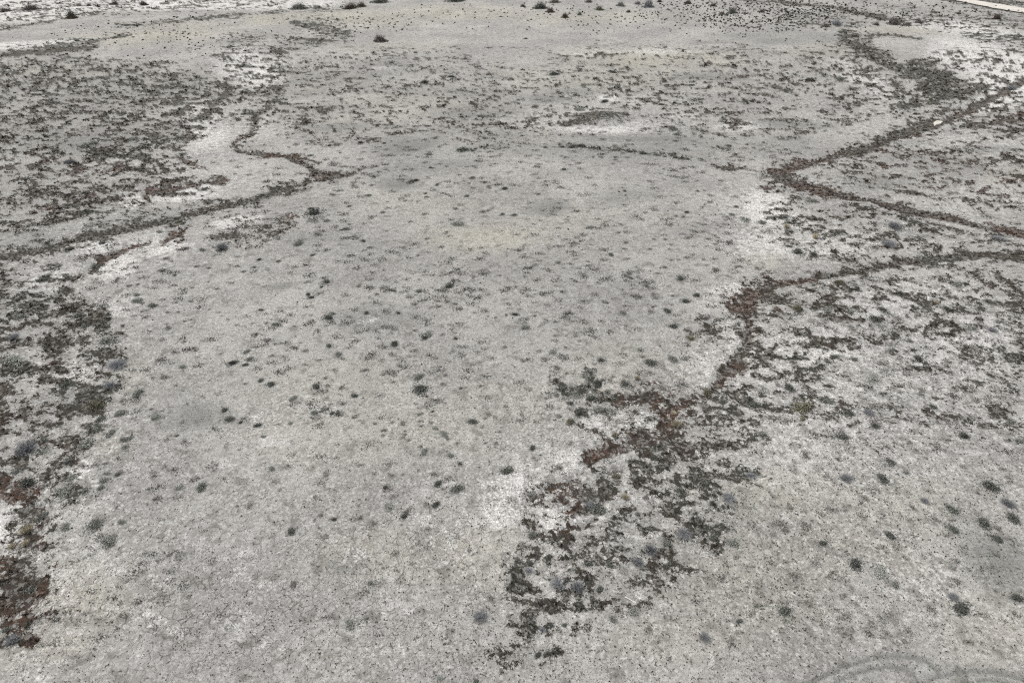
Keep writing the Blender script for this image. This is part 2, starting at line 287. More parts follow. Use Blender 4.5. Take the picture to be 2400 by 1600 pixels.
def ground_fields(u, v):
    """everything that varies over the ground, for picture points u, v"""
    x, y = to_ground(u, v)
    k = ppm(u, v)
    dep = np.clip(np.arctan2(CAM_H, np.hypot(x, y)), 0.02, 1.5)
    kv = k * np.sin(dep)
    w1, w2 = fbm(x / 1.3, y / 1.3, 3, 4) - .5, fbm(x / 1.3, y / 1.3, 9, 4) - .5
    W1, W2 = fbm(x / 6, y / 6, 5, 2) - .5, fbm(x / 6, y / 6, 6, 2) - .5
    uu = u + k * (w1 * 1.15 + W1 * .6); vv = v + kv * (w2 * 1.15 + W2 * .6)
    wid = .72 + .62 * fbm(x / 1.7, y / 1.7, 17, 3)
    cov = np.zeros(u.shape); br = np.full(u.shape, .3); chan = np.zeros(u.shape)
    n1 = fbm(x / 2.0, y / 1.25, 21, 5, .66)
    n2 = fbm(x / 0.7, y / 0.48, 33, 4, .72)
    for pts, c, b, soft in REGIONS:
        us = u + k * (W1 * 2.5 + w1 * 1.5); vs = v + kv * (W2 * 2.5 + w2 * 1.5)
        sd_ = poly_sd(us, vs, pts)
        m = sstep(-soft, soft, sd_) * c
        br = np.where(m > cov, b, br)
        cov = np.maximum(cov, m)
    for pts, c, b in STROKES:
        P = np.array(pts); mg = 90 + 4 * P[:, 2].max(); lo = P[:, :2].min(0) - mg; hi = P[:, :2].max(0) + mg; wide = P[:, 2].mean() > 30
        mk = (u > lo[0]) & (u < hi[0]) & (v > lo[1]) & (v < hi[1])
        if not mk.any(): continue
        a, e = uu[mk], vv[mk]; best = np.full(a.shape, 99.0)
        for (x0, y0, r0), (x1, y1, r1) in zip(pts[:-1], pts[1:]):
            dx, dy = x1 - x0, y1 - y0
            t = np.clip(((a - x0) * dx + (e - y0) * dy) / (dx * dx + dy * dy + 1e-9), 0, 1)
            best = np.minimum(best, np.hypot(a - x0 - t * dx, e - y0 - t * dy) / (0.5 * (r0 + t * (r1 - r0))))
        best = best / wid[mk]
        m = np.maximum(sstep(1.9, 0.5, best) * c, .30 * c * (sstep(2.6, 1.2, best) if wide else sstep(4.2, 1.4, best)))
        br[mk] = np.where(m > cov[mk] * .9, b, br[mk])
        cov[mk] = np.maximum(cov[mk], m)
        chan[mk] = np.maximum(chan[mk], m)
    rut = np.zeros(u.shape)
    gg = blobs(u + k * W1 * 2, v + kv * W2 * 2, GREY)
    wh = blobs(uu, vv, WHITE)
    tn = blobs(u + k * W1 * 3, v + kv * W2 * 3, TAN)
    for pts in TRACKS:
        mk = (u > 1850) & (v > 1400)
        if mk.any():
            a, e = u[mk] + k[mk] * w1[mk] * .15, v[mk] + kv[mk] * w2[mk] * .15; best = np.full(a.shape, 99.0)
            for (x0, y0), (x1, y1) in zip(pts[:-1], pts[1:]):
                dx, dy = x1 - x0, y1 - y0
                t = np.clip(((a - x0) * dx + (e - y0) * dy) / (dx * dx + dy * dy + 1e-9), 0, 1)
                best = np.minimum(best, np.hypot(a - x0 - t * dx, e - y0 - t * dy))
            rut[mk] = np.maximum(rut[mk], np.exp(-(best / 7.0) ** 2))
    gg = np.maximum(gg, rut * .95)
    sp = blobs(u, v, SPECK)
    ck = blobs(u, v, CRACK)
    out = (u < -60) | (u > 2460) | (v > 1660) | (v < -20)
    side = fbm(x / 14, y / 14, 55, 4)
    cov = np.where(out, np.maximum(cov * .8, .5 * sstep(.45, .7, side)), cov)
    wh = np.where(out, np.maximum(wh, sstep(.5, .75, fbm(x / 18, y / 18, 56, 3))), wh)
    cov = cov * (1 - .55 * np.clip(gg, 0, 1) * (chan < .3))
    cov = np.maximum(cov, .035)
    q1 = .48 - .2 * sstep(25, 55, k)
    n = uni(q1 * n1 + (1 - q1) * n2, .078)
    thr = 1 - cov
    sharp = .13 + .21 * sstep(14, 45, k)
    dk = sstep(thr - sharp, thr + sharp, n) * sstep(.0, .14, cov)
    dk = np.where(chan > .6, np.maximum(dk, sstep(.45, 1.0, chan) * .97), dk)
    br = np.clip(br + (fbm(x / 2.1, y / 2.1, 71, 3) - .5) * 1.3, 0, 1)
    z = base_height(x, y) - .16 * chan - .04 * rut + .035 * dk
    return dict(x=x, y=y, z=z, k=k, kv=kv, cov=cov, dk=dk, br=br, chan=chan, gg=gg, wh=wh, tn=tn, sp=sp, ck=ck)

# ------------------------------------------------------------------ node helpers
def new_mat(name):
    m = bpy.data.materials.new(name); m.use_nodes = True
    t = m.node_tree
    return m, t, t.nodes["Principled BSDF"]
def N(t, kind, **kw):
    n = t.nodes.new(kind)
    for k_, v_ in kw.items():
        if k_.startswith("i_"):
            n.inputs[k_[2:].replace("_", " ")].default_value = v_
        else:
            setattr(n, k_, v_)
    return n
def Math(t, op, a, b=None, clamp=False):
    n = t.nodes.new("ShaderNodeMath"); n.operation = op; n.use_clamp = clamp
    for i, q in enumerate((a, b)):
        if q is None: continue
        if isinstance(q, (int, float)): n.inputs[i].default_value = q
        else: t.links.new(q, n.inputs[i])
    return n.outputs[0]
def Map(t, val, a, b, c=0.0, d=1.0, smooth=True):
    n = t.nodes.new("ShaderNodeMapRange")
    n.interpolation_type = 'SMOOTHSTEP' if smooth else 'LINEAR'
    t.links.new(val, n.inputs[0])
    for i, q in zip((1, 2, 3, 4), (a, b, c, d)):
        if isinstance(q, (int, float)): n.inputs[i].default_value = q
        else: t.links.new(q, n.inputs[i])
    return n.outputs[0]
def Mix(t, fac, a, b, mode='MIX'):
    n = t.nodes.new("ShaderNodeMix"); n.data_type = 'RGBA'; n.blend_type = mode
    for i, q in ((0, fac), (6, a), (7, b)):
        if isinstance(q, (int, float)): n.inputs[i].default_value = q
        elif isinstance(q, tuple): n.inputs[i].default_value = q + (1,) if len(q) == 3 else q
        else: t.links.new(q, n.inputs[i])
    return n.outputs[2]
def Noise(t, vec, scale, detail=3.0, rough=.55, dist=0.0):
    n = N(t, "ShaderNodeTexNoise"); n.inputs["Scale"].default_value = scale
    n.inputs["Detail"].default_value = detail; n.inputs["Roughness"].default_value = rough; n.inputs["Distortion"].default_value = dist
    t.links.new(vec, n.inputs["Vector"])
    return n.outputs["Fac"]
def Attr(t, name):
    n = N(t, "ShaderNodeAttribute"); n.attribute_name = name
    return n.outputs["Fac"]

# ------------------------------------------------------------------ ground material
def ground_material():
    m, t, bsdf = new_mat("salt_flat_soil")
    pos = N(t, "ShaderNodeNewGeometry").outputs["Position"]
    flat = N(t, "ShaderNodeVectorMath", operation='MULTIPLY'); flat.inputs[1].default_value = (1, 1, 0)
    t.links.new(pos, flat.inputs[0]); P = flat.outputs[0]
    dk, br, wh, gg, tn, sp, ck = (Attr(t, a) for a in ("dark", "brown", "white", "grey", "tan", "speck", "crack"))
    nA = Noise(t, P, .35, 4, .6); nB = Noise(t, P, 2.2, 5, .65); nC = Noise(t, P, 9.0, 4, .7); nD = Noise(t, P, 30.0, 3, .7)
    nE = Noise(t, P, 4.5, 3, .6); nF = Noise(t, P, .11, 3, .6); nG = Noise(t, P, 1.35, 4, .62, .4)
    # pale crust
    base = Mix(t, Map(t, nB, .34, .66), (.330, .323, .308), (.50, .493, .474))
    base = Mix(t, Map(t, nA, .40, .60), base, Mix(t, .55, base, (.320, .315, .308)))
    base = Mix(t, Map(t, nF, .42, .60, 0, .5), base, (.45, .44, .41))
    tf = Math(t, 'MULTIPLY', tn, .8)
    base = Mix(t, tf, base, Mix(t, Map(t, nB, .3, .7), (.43, .408, .335), (.56, .538, .455)))
    # soft grey-green damp film
    gf = Math(t, 'MULTIPLY', gg, Map(t, nB, .25, .6, .6, 1.0))
    base = Mix(t, gf, base, (.180, .187, .176))
    cv = Attr(t, 'cover')
    base = Mix(t, Math(t, 'MULTIPLY', cv, Math(t, 'MULTIPLY', Map(t, nB, .3, .65, .2, .7), Map(t, wh, .1, .4, 1.0, .25))), base, (.21, .208, .188))
    # salt
    wsum = Math(t, 'ADD', Math(t, 'MULTIPLY', Math(t, 'SUBTRACT', nC, .5), 1.3), Math(t, 'ADD', Math(t, 'MULTIPLY', Math(t, 'SUBTRACT', nB, .5), 1.5), Math(t, 'MULTIPLY', Math(t, 'SUBTRACT', nG, .5), 1.2)))
    wf = Map(t, Math(t, 'ADD', Math(t, 'MULTIPLY', wh, 1.0), wsum), .15, .85)
    base = Mix(t, Math(t, 'MULTIPLY', wf, .86), base, (.76, .75, .725))
    # dim blotches of dead mat
    blot = Math(t, 'MULTIPLY', Map(t, nG, .53, .66), Map(t, nC, .3, .6, .35, .85))
    base = Mix(t, blot, base, Mix(t, nA, (.15, .138, .125), (.20, .20, .18)))
    # granular crust, light and dark grains at several sizes
    g1 = Map(t, nE, .36, .64, -1, 1, False); g2 = Map(t, nC, .36, .64, -1, 1, False); g3 = Map(t, nD, .34, .66, -1, 1, False)
    gs = Math(t, 'ADD', Math(t, 'MULTIPLY', g1, .13), Math(t, 'ADD', Math(t, 'MULTIPLY', g2, .24), Math(t, 'MULTIPLY', g3, .26)))
    gs = Math(t, 'MULTIPLY', gs, Map(t, Noise(t, P, .5, 3, .6), .35, .65, .8, 1.5))
    gm = N(t, "ShaderNodeVectorMath", operation='SCALE'); t.links.new(base, gm.inputs[0]); t.links.new(Math(t, 'MAXIMUM', Math(t, 'ADD', gs, Math(t, 'ADD', Map(t, nF, .35, .65, .90, 1.10, False), Map(t, nA, .32, .68, -.13, .13, False))), .25), gm.inputs["Scale"])
    base = gm.outputs[0]
    vp = N(t, "ShaderNodeTexVoronoi", feature='F1'); vp.inputs["Scale"].default_value = 7.0
    t.links.new(P, vp.inputs["Vector"])
    peb = Map(t, vp.outputs["Distance"], .30, .65)
    base = Mix(t, Math(t, 'MULTIPLY', peb, Map(t, nA, .35, .65, .15, .55)), base, (.17, .16, .145))
    # shrinkage cracks
    wv = N(t, "ShaderNodeTexNoise"); wv.inputs["Scale"].default_value = 2.5; wv.inputs["Detail"].default_value = 3
    t.links.new(P, wv.inputs["Vector"])
    wadd = N(t, "ShaderNodeVectorMath", operation='MULTIPLY_ADD'); wadd.inputs[1].default_value = (.42, .42, 0)
    t.links.new(wv.outputs["Color"], wadd.inputs[0]); t.links.new(P, wadd.inputs[2])
    crs = []
    for sc, w, s in ((1.9, .024, .7), (4.6, .040, .55)):
        v = N(t, "ShaderNodeTexVoronoi", feature='DISTANCE_TO_EDGE'); v.inputs["Scale"].default_value = sc
        t.links.new(wadd.outputs[0], v.inputs["Vector"])
        crs.append(Math(t, 'MULTIPLY', Map(t, v.outputs["Distance"], w * .35, w, 1, 0), s))
    cm = Math(t, 'MAXIMUM', Math(t, 'MULTIPLY', crs[0], Map(t, Noise(t, P, .9, 3, .6), .40, .55)), Math(t, 'MULTIPLY', crs[1], Map(t, Noise(t, P, 1.1, 3, .6), .50, .62)))
    cm = Math(t, 'MULTIPLY', cm, ck)
    base = Mix(t, Math(t, 'MULTIPLY', cm, .90), base, (.085, .078, .068))
    # dark dots: tiny dead tufts and stones bedded in the crust
    vd = N(t, "ShaderNodeTexVoronoi", feature='F1'); vd.inputs["Scale"].default_value = 15.0
    t.links.new(P, vd.inputs["Vector"])
    sep = N(t, "ShaderNodeSeparateColor"); t.links.new(vd.outputs["Color"], sep.inputs[0])
    pres = Map(t, Math(t, 'SUBTRACT', Math(t, 'ADD', Math(t, 'MULTIPLY', sp, .75), Math(t, 'MULTIPLY', Math(t, 'SUBTRACT', nB, .5), 1.2)), sep.outputs[0]), -.03, .03)
    rad = Math(t, 'ADD', Math(t, 'MULTIPLY', sep.outputs[1], .24), .12)
    dot = Map(t, Math(t, 'SUBTRACT', vd.outputs["Distance"], Math(t, 'ADD', rad, Math(t, 'MULTIPLY', Math(t, 'SUBTRACT', nD, .5), .5))), -.05, .05, 1, 0)
    dot = Math(t, 'MULTIPLY', dot, pres)
    base = Mix(t, Math(t, 'MULTIPLY', dot, .58), base, Mix(t, sep.outputs[2], (.055, .052, .045), (.12, .112, .098)))
    fin = Math(t, 'MULTIPLY', Math(t, 'MULTIPLY', Map(t, Math(t, 'ADD', nD, Math(t, 'MULTIPLY', Math(t, 'SUBTRACT', nC, .5), .5)), .55, .66), sp), .62)
    base = Mix(t, fin, base, (.11, .104, .092))
    vd2 = N(t, "ShaderNodeTexVoronoi", feature='F1'); vd2.inputs["Scale"].default_value = 5.2
    t.links.new(wadd.outputs[0], vd2.inputs["Vector"])
    sep2 = N(t, "ShaderNodeSeparateColor"); t.links.new(vd2.outputs["Color"], sep2.inputs[0])
    pres2 = Map(t, Math(t, 'SUBTRACT', Math(t, 'ADD', Math(t, 'MULTIPLY', sp, .62), Math(t, 'MULTIPLY', Math(t, 'SUBTRACT', nG, .5), 1.6)), sep2.outputs[0]), -.04, .04)
    dot2 = Map(t, Math(t, 'ADD', vd2.outputs["Distance"], Math(t, 'ADD', Math(t, 'MULTIPLY', g2, .22), Math(t, 'MULTIPLY', g3, .16))), .12, .36, 1, 0)
    base = Mix(t, Math(t, 'MULTIPLY', Math(t, 'MULTIPLY', dot2, pres2), .72), base, Mix(t, sep2.outputs[2], (.065, .062, .054), (.16, .15, .132)))
    # dark living crust of the drainage lines, broken by pale polygons of salt
    e = Math(t, 'ADD', Math(t, 'MULTIPLY', g1, .28), Math(t, 'ADD', Math(t, 'MULTIPLY', g2, .42), Math(t, 'MULTIPLY', g3, .28)))
    e = Math(t, 'ADD', e, dk)
    df = Map(t, e, .38, .60)
    green = Mix(t, Map(t, nC, .35, .65), (.014, .015, .011), (.066, .067, .052))
    brown = Mix(t, Map(t, nC, .35, .65), (.016, .010, .007), (.070, .046, .034))
    dcol = Mix(t, br, green, brown)
    rust = Math(t, 'MULTIPLY', Map(t, br, .72, .95), Map(t, nB, .45, .6))
    dcol = Mix(t, Math(t, 'MULTIPLY', rust, .55), dcol, (.120, .062, .040))
    ve = N(t, "ShaderNodeTexVoronoi", feature='DISTANCE_TO_EDGE'); ve.inputs["Scale"].default_value = 5.5
    vc = N(t, "ShaderNodeTexVoronoi", feature='F1'); vc.inputs["Scale"].default_value = 5.5
    for q in (ve, vc): t.links.new(wadd.outputs[0], q.inputs["Vector"])
    vs_ = N(t, "ShaderNodeSeparateColor"); t.links.new(vc.outputs["Color"], vs_.inputs[0])
    cell = Math(t, 'MULTIPLY', Map(t, ve.outputs["Distance"], .03, .09), Map(t, Math(t, 'ADD', vs_.outputs[0], Math(t, 'MULTIPLY', Math(t, 'SUBTRACT', nB, .5), 1.4)), .44, .66))
    cell = Math(t, 'MULTIPLY', cell, Map(t, dk, .97, .70, .25, .9))
    grit = Math(t, 'MAXIMUM', cell, Map(t, nD, .58, .74, 0, .5))
    dcol = Mix(t, grit, dcol, (.60, .585, .55))
    base = Mix(t, Math(t, 'MULTIPLY', df, .97), base, dcol)
    t.links.new(base, bsdf.inputs["Base Color"])
    bsdf.inputs["Roughness"].default_value = .95
    bsdf.inputs["Specular IOR Level"].default_value = .12
    h = Math(t, 'ADD', Math(t, 'MULTIPLY', nC, .5), Math(t, 'MULTIPLY', nD, .35))
    h = Math(t, 'ADD', h, Math(t, 'MULTIPLY', Math(t, 'MULTIPLY', df, nD), 1.0))
    h = Math(t, 'SUBTRACT', h, Math(t, 'MULTIPLY', cm, .5))
    bp = N(t, "ShaderNodeBump"); bp.inputs["Strength"].default_value = .8; bp.inputs["Distance"].default_value = .06
    t.links.new(h, bp.inputs["Height"]); t.links.new(bp.outputs[0], bsdf.inputs["Normal"])
    return m

# ------------------------------------------------------------------ ground sheet, one mesh to the horizon
def grid_mesh(name, X, Y, Z, attrs, mat):
    r, c = X.shape
    me = bpy.data.meshes.new(name)
    co = np.stack([X, Y, Z], -1).reshape(-1, 3).astype(np.float32)
    i = np.arange(r * c).reshape(r, c)
    q = np.stack([i[:-1, :-1], i[1:, :-1], i[1:, 1:], i[:-1, 1:]], -1).reshape(-1, 4).astype(np.int32)
    me.vertices.add(len(co)); me.vertices.foreach_set("co", co.ravel())
    me.loops.add(q.size); me.loops.foreach_set("vertex_index", q.ravel())
    me.polygons.add(len(q)); me.polygons.foreach_set("loop_start", np.arange(0, q.size, 4, dtype=np.int32))
    me.polygons.foreach_set("use_smooth", np.ones(len(q), bool))
    for k_, a in attrs.items():
        at = me.attributes.new(k_, 'FLOAT', 'POINT'); at.data.foreach_set("value", a.ravel().astype(np.float32))
    me.materials.append(mat); me.update(); me.validate()
    o = bpy.data.objects.new(name, me); COL.objects.link(o)
    return o

STEP = 4.0
us = np.concatenate([np.linspace(-9000, -700, 14), np.linspace(-600, -48, 24), np.arange(-40, 2441, STEP), np.linspace(2448, 3000, 24), np.linspace(3100, 11000, 14)])
vs = np.concatenate([HORIZON + np.array([.6, 1.5, 4, 9, 20, 40, 70, 110, 150, 190, 220, 245]), np.linspace(-48, -16, 9), np.arange(-14, 120, 2.0), np.arange(120, 1625, STEP), np.linspace(1632, 2100, 30), np.linspace(2200, 5200, 16)])
U, V = np.meshgrid(us, vs)
G = ground_fields(U, V)
ground = grid_mesh("ground", G['x'], G['y'], G['z'],
                   dict(dark=G['dk'], brown=G['br'], white=np.clip(G['wh'], 0, 1.2), grey=np.clip(G['gg'], 0, 1), tan=np.clip(G['tn'], 0, 1), speck=np.clip(G['sp'], 0, 1), crack=np.clip(G['ck'], 0, 1), cover=np.clip(G['cov'] - .05, 0, .7)),
                   ground_material())
ground["kind"] = "structure"

_flipv = vs
def height_at(u, v):
    """height of the ground sheet at picture points (bilinear)"""
    iu = np.clip(np.searchsorted(us, u) - 1, 0, len(us) - 2); iv = np.clip(np.searchsorted(vs, v) - 1, 0, len(vs) - 2)
    return np.minimum.reduce([G['z'][iv, iu], G['z'][iv + 1, iu], G['z'][iv, iu + 1], G['z'][iv + 1, iu + 1]])
def sample(field, u, v):
    iu = np.clip(np.round(np.interp(u, us, np.arange(len(us)))).astype(int), 0, len(us) - 1)
    iv = np.clip(np.round(np.interp(v, vs, np.arange(len(vs)))).astype(int), 0, len(vs) - 1)
    return G[field][iv, iu]

# ------------------------------------------------------------------ dirt road (top right) and tyre tracks (bottom right): thin sheets laid on the ground
def ribbon(name, pts, mat, lift, n=60, ragged=.15):
    P = np.array(pts, float); s = np.linspace(0, len(P) - 1, n)
    u = np.interp(s, range(len(P)), P[:, 0]); v = np.interp(s, range(len(P)), P[:, 1])
    for _ in range(4):
        u[1:-1] = (u[:-2] + u[1:-1] * 2 + u[2:]) / 4; v[1:-1] = (v[:-2] + v[1:-1] * 2 + v[2:]) / 4
    w = np.interp(s, range(len(P)), P[:, 2])
    x, y = to_ground(u, v)
    tx, ty = np.gradient(x), np.gradient(y); L = np.hypot(tx, ty) + 1e-9
    nx, ny = -ty / L, tx / L
    rows = []
    for q in np.linspace(-1, 1, 7):
        jit = 1 + ragged * (fbm(s * 3 + q, s * 2, 80, 3) - .5) * 2
        rows.append((x + nx * w * .5 * q * jit, y + ny * w * .5 * q * jit))
    X = np.array([r[0] for r in rows]); Y = np.array([r[1] for r in rows])
    uu_, vv_ = to_image(X, Y)
    Z = height_at(uu_, vv_) + lift
    edge = np.repeat(np.linspace(-1, 1, 7)[:, None], n, 1)
    return grid_mesh(name, X, Y, Z, dict(edge=np.abs(edge)), mat)

def soil_mat(name, a, b, scale=3.0):
    m, t, bsdf = new_mat(name)
    pos = N(t, "ShaderNodeNewGeometry").outputs["Position"]
    n1, n2 = Noise(t, pos, scale, 5, .65), Noise(t, pos, scale * 9, 3, .7)
    c = Mix(t, Map(t, n1, .35, .65), a, b)
    c = Mix(t, Map(t, n2, .35, .65, 0, .35), c, tuple(q * .5 for q in a))
    t.links.new(c, bsdf.inputs["Base Color"]); bsdf.inputs["Roughness"].default_value = .95; bsdf.inputs["Specular IOR Level"].default_value = .1
    bp = N(t, "ShaderNodeBump"); bp.inputs["Distance"].default_value = .03; bp.inputs["Strength"].default_value = .6
    t.links.new(n2, bp.inputs["Height"]); t.links.new(bp.outputs[0], bsdf.inputs["Normal"])
    return m
road = ribbon("dirt_road", [(2230, -8, 4.6), (2290, 5, 4.4), (2350, 17, 4.2), (2420, 29, 4.0), (2520, 46, 4.0)], soil_mat("road_dust", (.55, .52, .47), (.68, .65, .60), .8), .10)
road["kind"] = "structure"

# ------------------------------------------------------------------ plant materials
def leaf_mat(name, dark, light, scale=40.0):
    m, t, bsdf = new_mat(name)
    info = N(t, "ShaderNodeObjectInfo").outputs["Random"]
    tc = N(t, "ShaderNodeTexCoord").outputs["Object"]
    n = Noise(t, tc, 7.0, 3, .7)
    c = Mix(t, Map(t, n, .32, .68), dark, light)
    hs = N(t, "ShaderNodeHueSaturation"); t.links.new(c, hs.inputs["Color"])
    t.links.new(Map(t, info, 0, 1, .72, 1.28, False), hs.inputs["Value"])
    t.links.new(hs.outputs[0], bsdf.inputs["Base Color"])
    bsdf.inputs["Roughness"].default_value = .85; bsdf.inputs["Specular IOR Level"].default_value = .15
    return m
M = {
 'g': leaf_mat("grey_green_leaves", (.15, .158, .14), (.40, .41, .37)),
 'd': leaf_mat("dark_leaves", (.050, .055, .047), (.215, .222, .198)),
 'b': leaf_mat("dry_brown_twigs", (.14, .13, .118), (.30, .28, .26)),
 'w': leaf_mat("silvery_twigs", (.16, .165, .172), (.38, .385, .395)),
 't': leaf_mat("straw_blades", (.30, .265, .19), (.56, .51, .39)),
 'r': leaf_mat("rusty_twigs", (.09, .070, .057), (.24, .188, .155)),
 'y': leaf_mat("olive_leaves", (.11, .106, .075), (.30, .288, .205)),
 'stem': leaf_mat("bare_branches", (.06, .05, .042), (.14, .12, .10)),
}

# ------------------------------------------------------------------ plant shapes (unit radius), many small leaf faces on short twigs
def quads_to_mesh(name, quads, mat, extra=None):
    q = np.asarray(quads, np.float32); n = len(q)
    me = bpy.data.meshes.new(name)
    me.vertices.add(n * 4); me.vertices.foreach_set("co", q.reshape(-1))
    me.loops.add(n * 4); me.loops.foreach_set("vertex_index", np.arange(n * 4, dtype=np.int32))
    me.polygons.add(n); me.polygons.foreach_set("loop_start", np.arange(0, n * 4, 4, dtype=np.int32))
    if extra:
        for k_, a in extra.items():
            at = me.attributes.new(k_, 'FLOAT', 'POINT'); at.data.foreach_set("value", np.repeat(a, 4).astype(np.float32))
    me.materials.append(mat); me.update()
    return me
def leaf_quads(r_, c, s, aspect=2.0, up=.35):
    """randomly turned leaf quads at centres c with sizes s"""
    n = len(c)
    a = r_.normal(size=(n, 3)); a[:, 2] += up * 1.5; a /= np.linalg.norm(a, axis=1)[:, None]
    b = np.cross(a, r_.normal(size=(n, 3))); b /= np.linalg.norm(b, axis=1)[:, None] + 1e-9
    a = a * (s * .5 * aspect ** .5)[:, None]; b = b * (s * .5 / aspect ** .5)[:, None]
    return np.stack([c - a - b * .3, c - b, c + a, c + b], 1)
def blade_quads(r_, base, tip, w):
    d = tip - base
    sd_ = np.cross(d, r_.normal(size=d.shape)); sd_ /= np.linalg.norm(sd_, axis=1)[:, None] + 1e-9
    sd_ = sd_ * w[:, None]
    return np.stack([base - sd_, base + sd_, tip + sd_ * .25, tip - sd_ * .25], 1)
def dome(seed, n, h, lobes, leaf, ragged=.35, hollow=.35):
    """cushion: lobed dome of leaves, open between the lobes"""
    r_ = np.random.default_rng(seed)
    L = []
    for i in range(lobes):
        a = r_.uniform(0, 6.28); d = r_.uniform(.15, .50) if i else 0
        L.append((d * math.cos(a), d * math.sin(a) * r_.uniform(.6, 1), r_.uniform(.30, .52) * (1.15 if i == 0 else 1)))
    pts = []
    for (cx, cy, rr) in L:
        m = int(n * rr * rr / sum(q[2] ** 2 for q in L)) + 4
        v_ = r_.normal(size=(m, 3)); v_[:, 2] = np.abs(v_[:, 2]); v_ /= np.linalg.norm(v_, axis=1)[:, None]
        rad = rr * (hollow + (1 - hollow) * r_.random(m) ** .45) * (1 + ragged * r_.normal(size=m) * .45)
        p = v_ * rad[:, None]
        p[:, 0] += cx; p[:, 1] += cy; p[:, 2] *= h / .5 * (0.75 + .5 * r_.random())
        pts.append(p)
    c = np.concatenate(pts); c[:, 2] = np.maximum(c[:, 2], .015)
    ns = n // 2                                        # loose skirt of low leaves
    a = r_.uniform(0, 6.28, ns); d = r_.uniform(.3, 1.05, ns)
    c = np.concatenate([c, np.stack([np.cos(a) * d, np.sin(a) * d * .85, r_.uniform(.015, .07, ns)], 1)])
    q = leaf_quads(r_, c, leaf * r_.uniform(.5, 1.3, len(c)))
    k_ = 26
    ang = r_.uniform(0, 6.28, k_); rr = r_.uniform(.3, .95, k_)
    tip = np.stack([np.cos(ang) * rr, np.sin(ang) * rr, h * r_.uniform(.4, 1.1, k_) * (1.1 - rr)], 1)
    b = blade_quads(r_, tip * .05, tip, np.full(k_, .012))
    return np.concatenate([q, b])
def spiky(seed, n, h, spread, w, lean=0.0):
    """tuft of thin twigs or blades fanning out from the base"""
    r_ = np.random.default_rng(seed)
    ang = r_.uniform(0, 6.28, n); rad = spread * r_.random(n) ** .6
    base = np.stack([np.cos(ang) * rad * .35, np.sin(ang) * rad * .35, np.zeros(n)], 1)
    hh = h * r_.uniform(.45, 1.1, n) * (1.05 - .45 * (rad / spread) ** 2)
    tip = np.stack([np.cos(ang) * rad + r_.normal(size=n) * .06, np.sin(ang) * rad + r_.normal(size=n) * .06, hh], 1)
    q = [blade_quads(r_, base, tip, w * r_.uniform(.6, 1.3, n))]
    k_ = n                                             # side twigs
    i = r_.integers(0, n, k_); f = r_.uniform(.35, .9, k_)[:, None]
    b2 = base[i] + (tip[i] - base[i]) * f
    t2 = b2 + r_.normal(size=(k_, 3)) * np.array([.16, .16, .10]) + np.array([0, 0, .08])
    t2[:, 2] = np.maximum(t2[:, 2], .02)
    q.append(blade_quads(r_, b2, t2, w * .7 * np.ones(k_)))
    return np.concatenate(q)

PROTO = {
 'g': [quads_to_mesh("saltbush_foliage", dome(100 + i, 420, .46, 6 + i % 3, .115), M['g']) for i in range(6)],
 'd': [quads_to_mesh("dark_shrub_foliage", dome(200 + i, 460, .42, 5 + i % 4, .12), M['d']) for i in range(6)],
 'b': [quads_to_mesh("brown_cushion_foliage", dome(300 + i, 210, .18, 6 + i % 3, .105, .6), M['b']) for i in range(6)],
 'w': [quads_to_mesh("silvery_twigs", spiky(400 + i, 420, .80, .95, .014), M['w']) for i in range(4)],
 't': [quads_to_mesh("tussock_blades", spiky(500 + i, 260, 1.25, .75, .018), M['t']) for i in range(4)],
 'y': [quads_to_mesh("olive_foliage", dome(600 + i, 560, .55, 6, .105), M['y']) for i in range(3)],
}

# ------------------------------------------------------------------ the plants one can point at, read off the photograph in 12 tiles of 600 x 400 pixels (zoomed 3.92 times)
# tile (column, row): "x y width kind" ...
T = {}
T[0,0] = "810 1310 170 g, 1220 1265 110 g, 640 1475 120 w, 1160 230 50 d, 1225 345 40 d, 1740 300 36 d, 1800 320 32 d, 1655 485 36 d, 1745 480 32 d, 1860 510 30 d, 1010 412 28 d, 1150 410 28 d, 530 330 26 d, 1550 320 26 d"
T[1,0] = "1550 755 110 d, 1535 970 130 b, 740 1315 110 b, 570 1265 60 b, 450 1355 60 b, 960 1305 80 d, 1175 1310 50 d, 1115 1295 50 g, 1590 1410 110 b, 1890 1360 150 d, 2180 1065 90 b, 1920 530 110 b, 1790 705 100 d, 500 1415 80 g, 770 1390 60 b, 1600 1535 50 d, 1755 1525 60 b, 90 1500 60 b, 750 180 42 d, 1300 195 38 d, 1405 175 34 d, 650 190 36 d, 1010 255 36 d, 960 245 32 d, 2250 155 42 d, 700 970 60 b"
T[2,0] = "920 650 110 d, 380 680 120 d, 1570 770 80 d, 1660 775 90 d, 630 1000 120 g, 850 925 90 d, 945 945 50 d, 1070 940 60 b, 1370 955 90 d, 1400 1125 90 b, 1480 1170 110 g, 1515 1220 80 g, 2040 1125 90 b, 2160 1125 130 b, 2000 1330 80 d, 1220 1170 40 d, 540 1340 100 d, 640 1330 80 d, 460 1340 70 d, 310 1345 60 d, 950 1335 80 g, 1210 1410 90 d, 1085 1390 70 d, 1500 1440 80 d, 1620 1450 80 d, 1740 1455 90 g, 2030 1545 70 d, 1330 1420 90 g, 1400 1435 70 d, 125 350 45 d, 780 300 28 d, 850 300 24 d, 480 1550 80 d"
T[3,0] = "400 725 110 d, 660 725 100 g, 2240 800 120 w, 630 215 120 w, 1580 295 36 d, 1660 300 36 d, 2010 235 90 d"
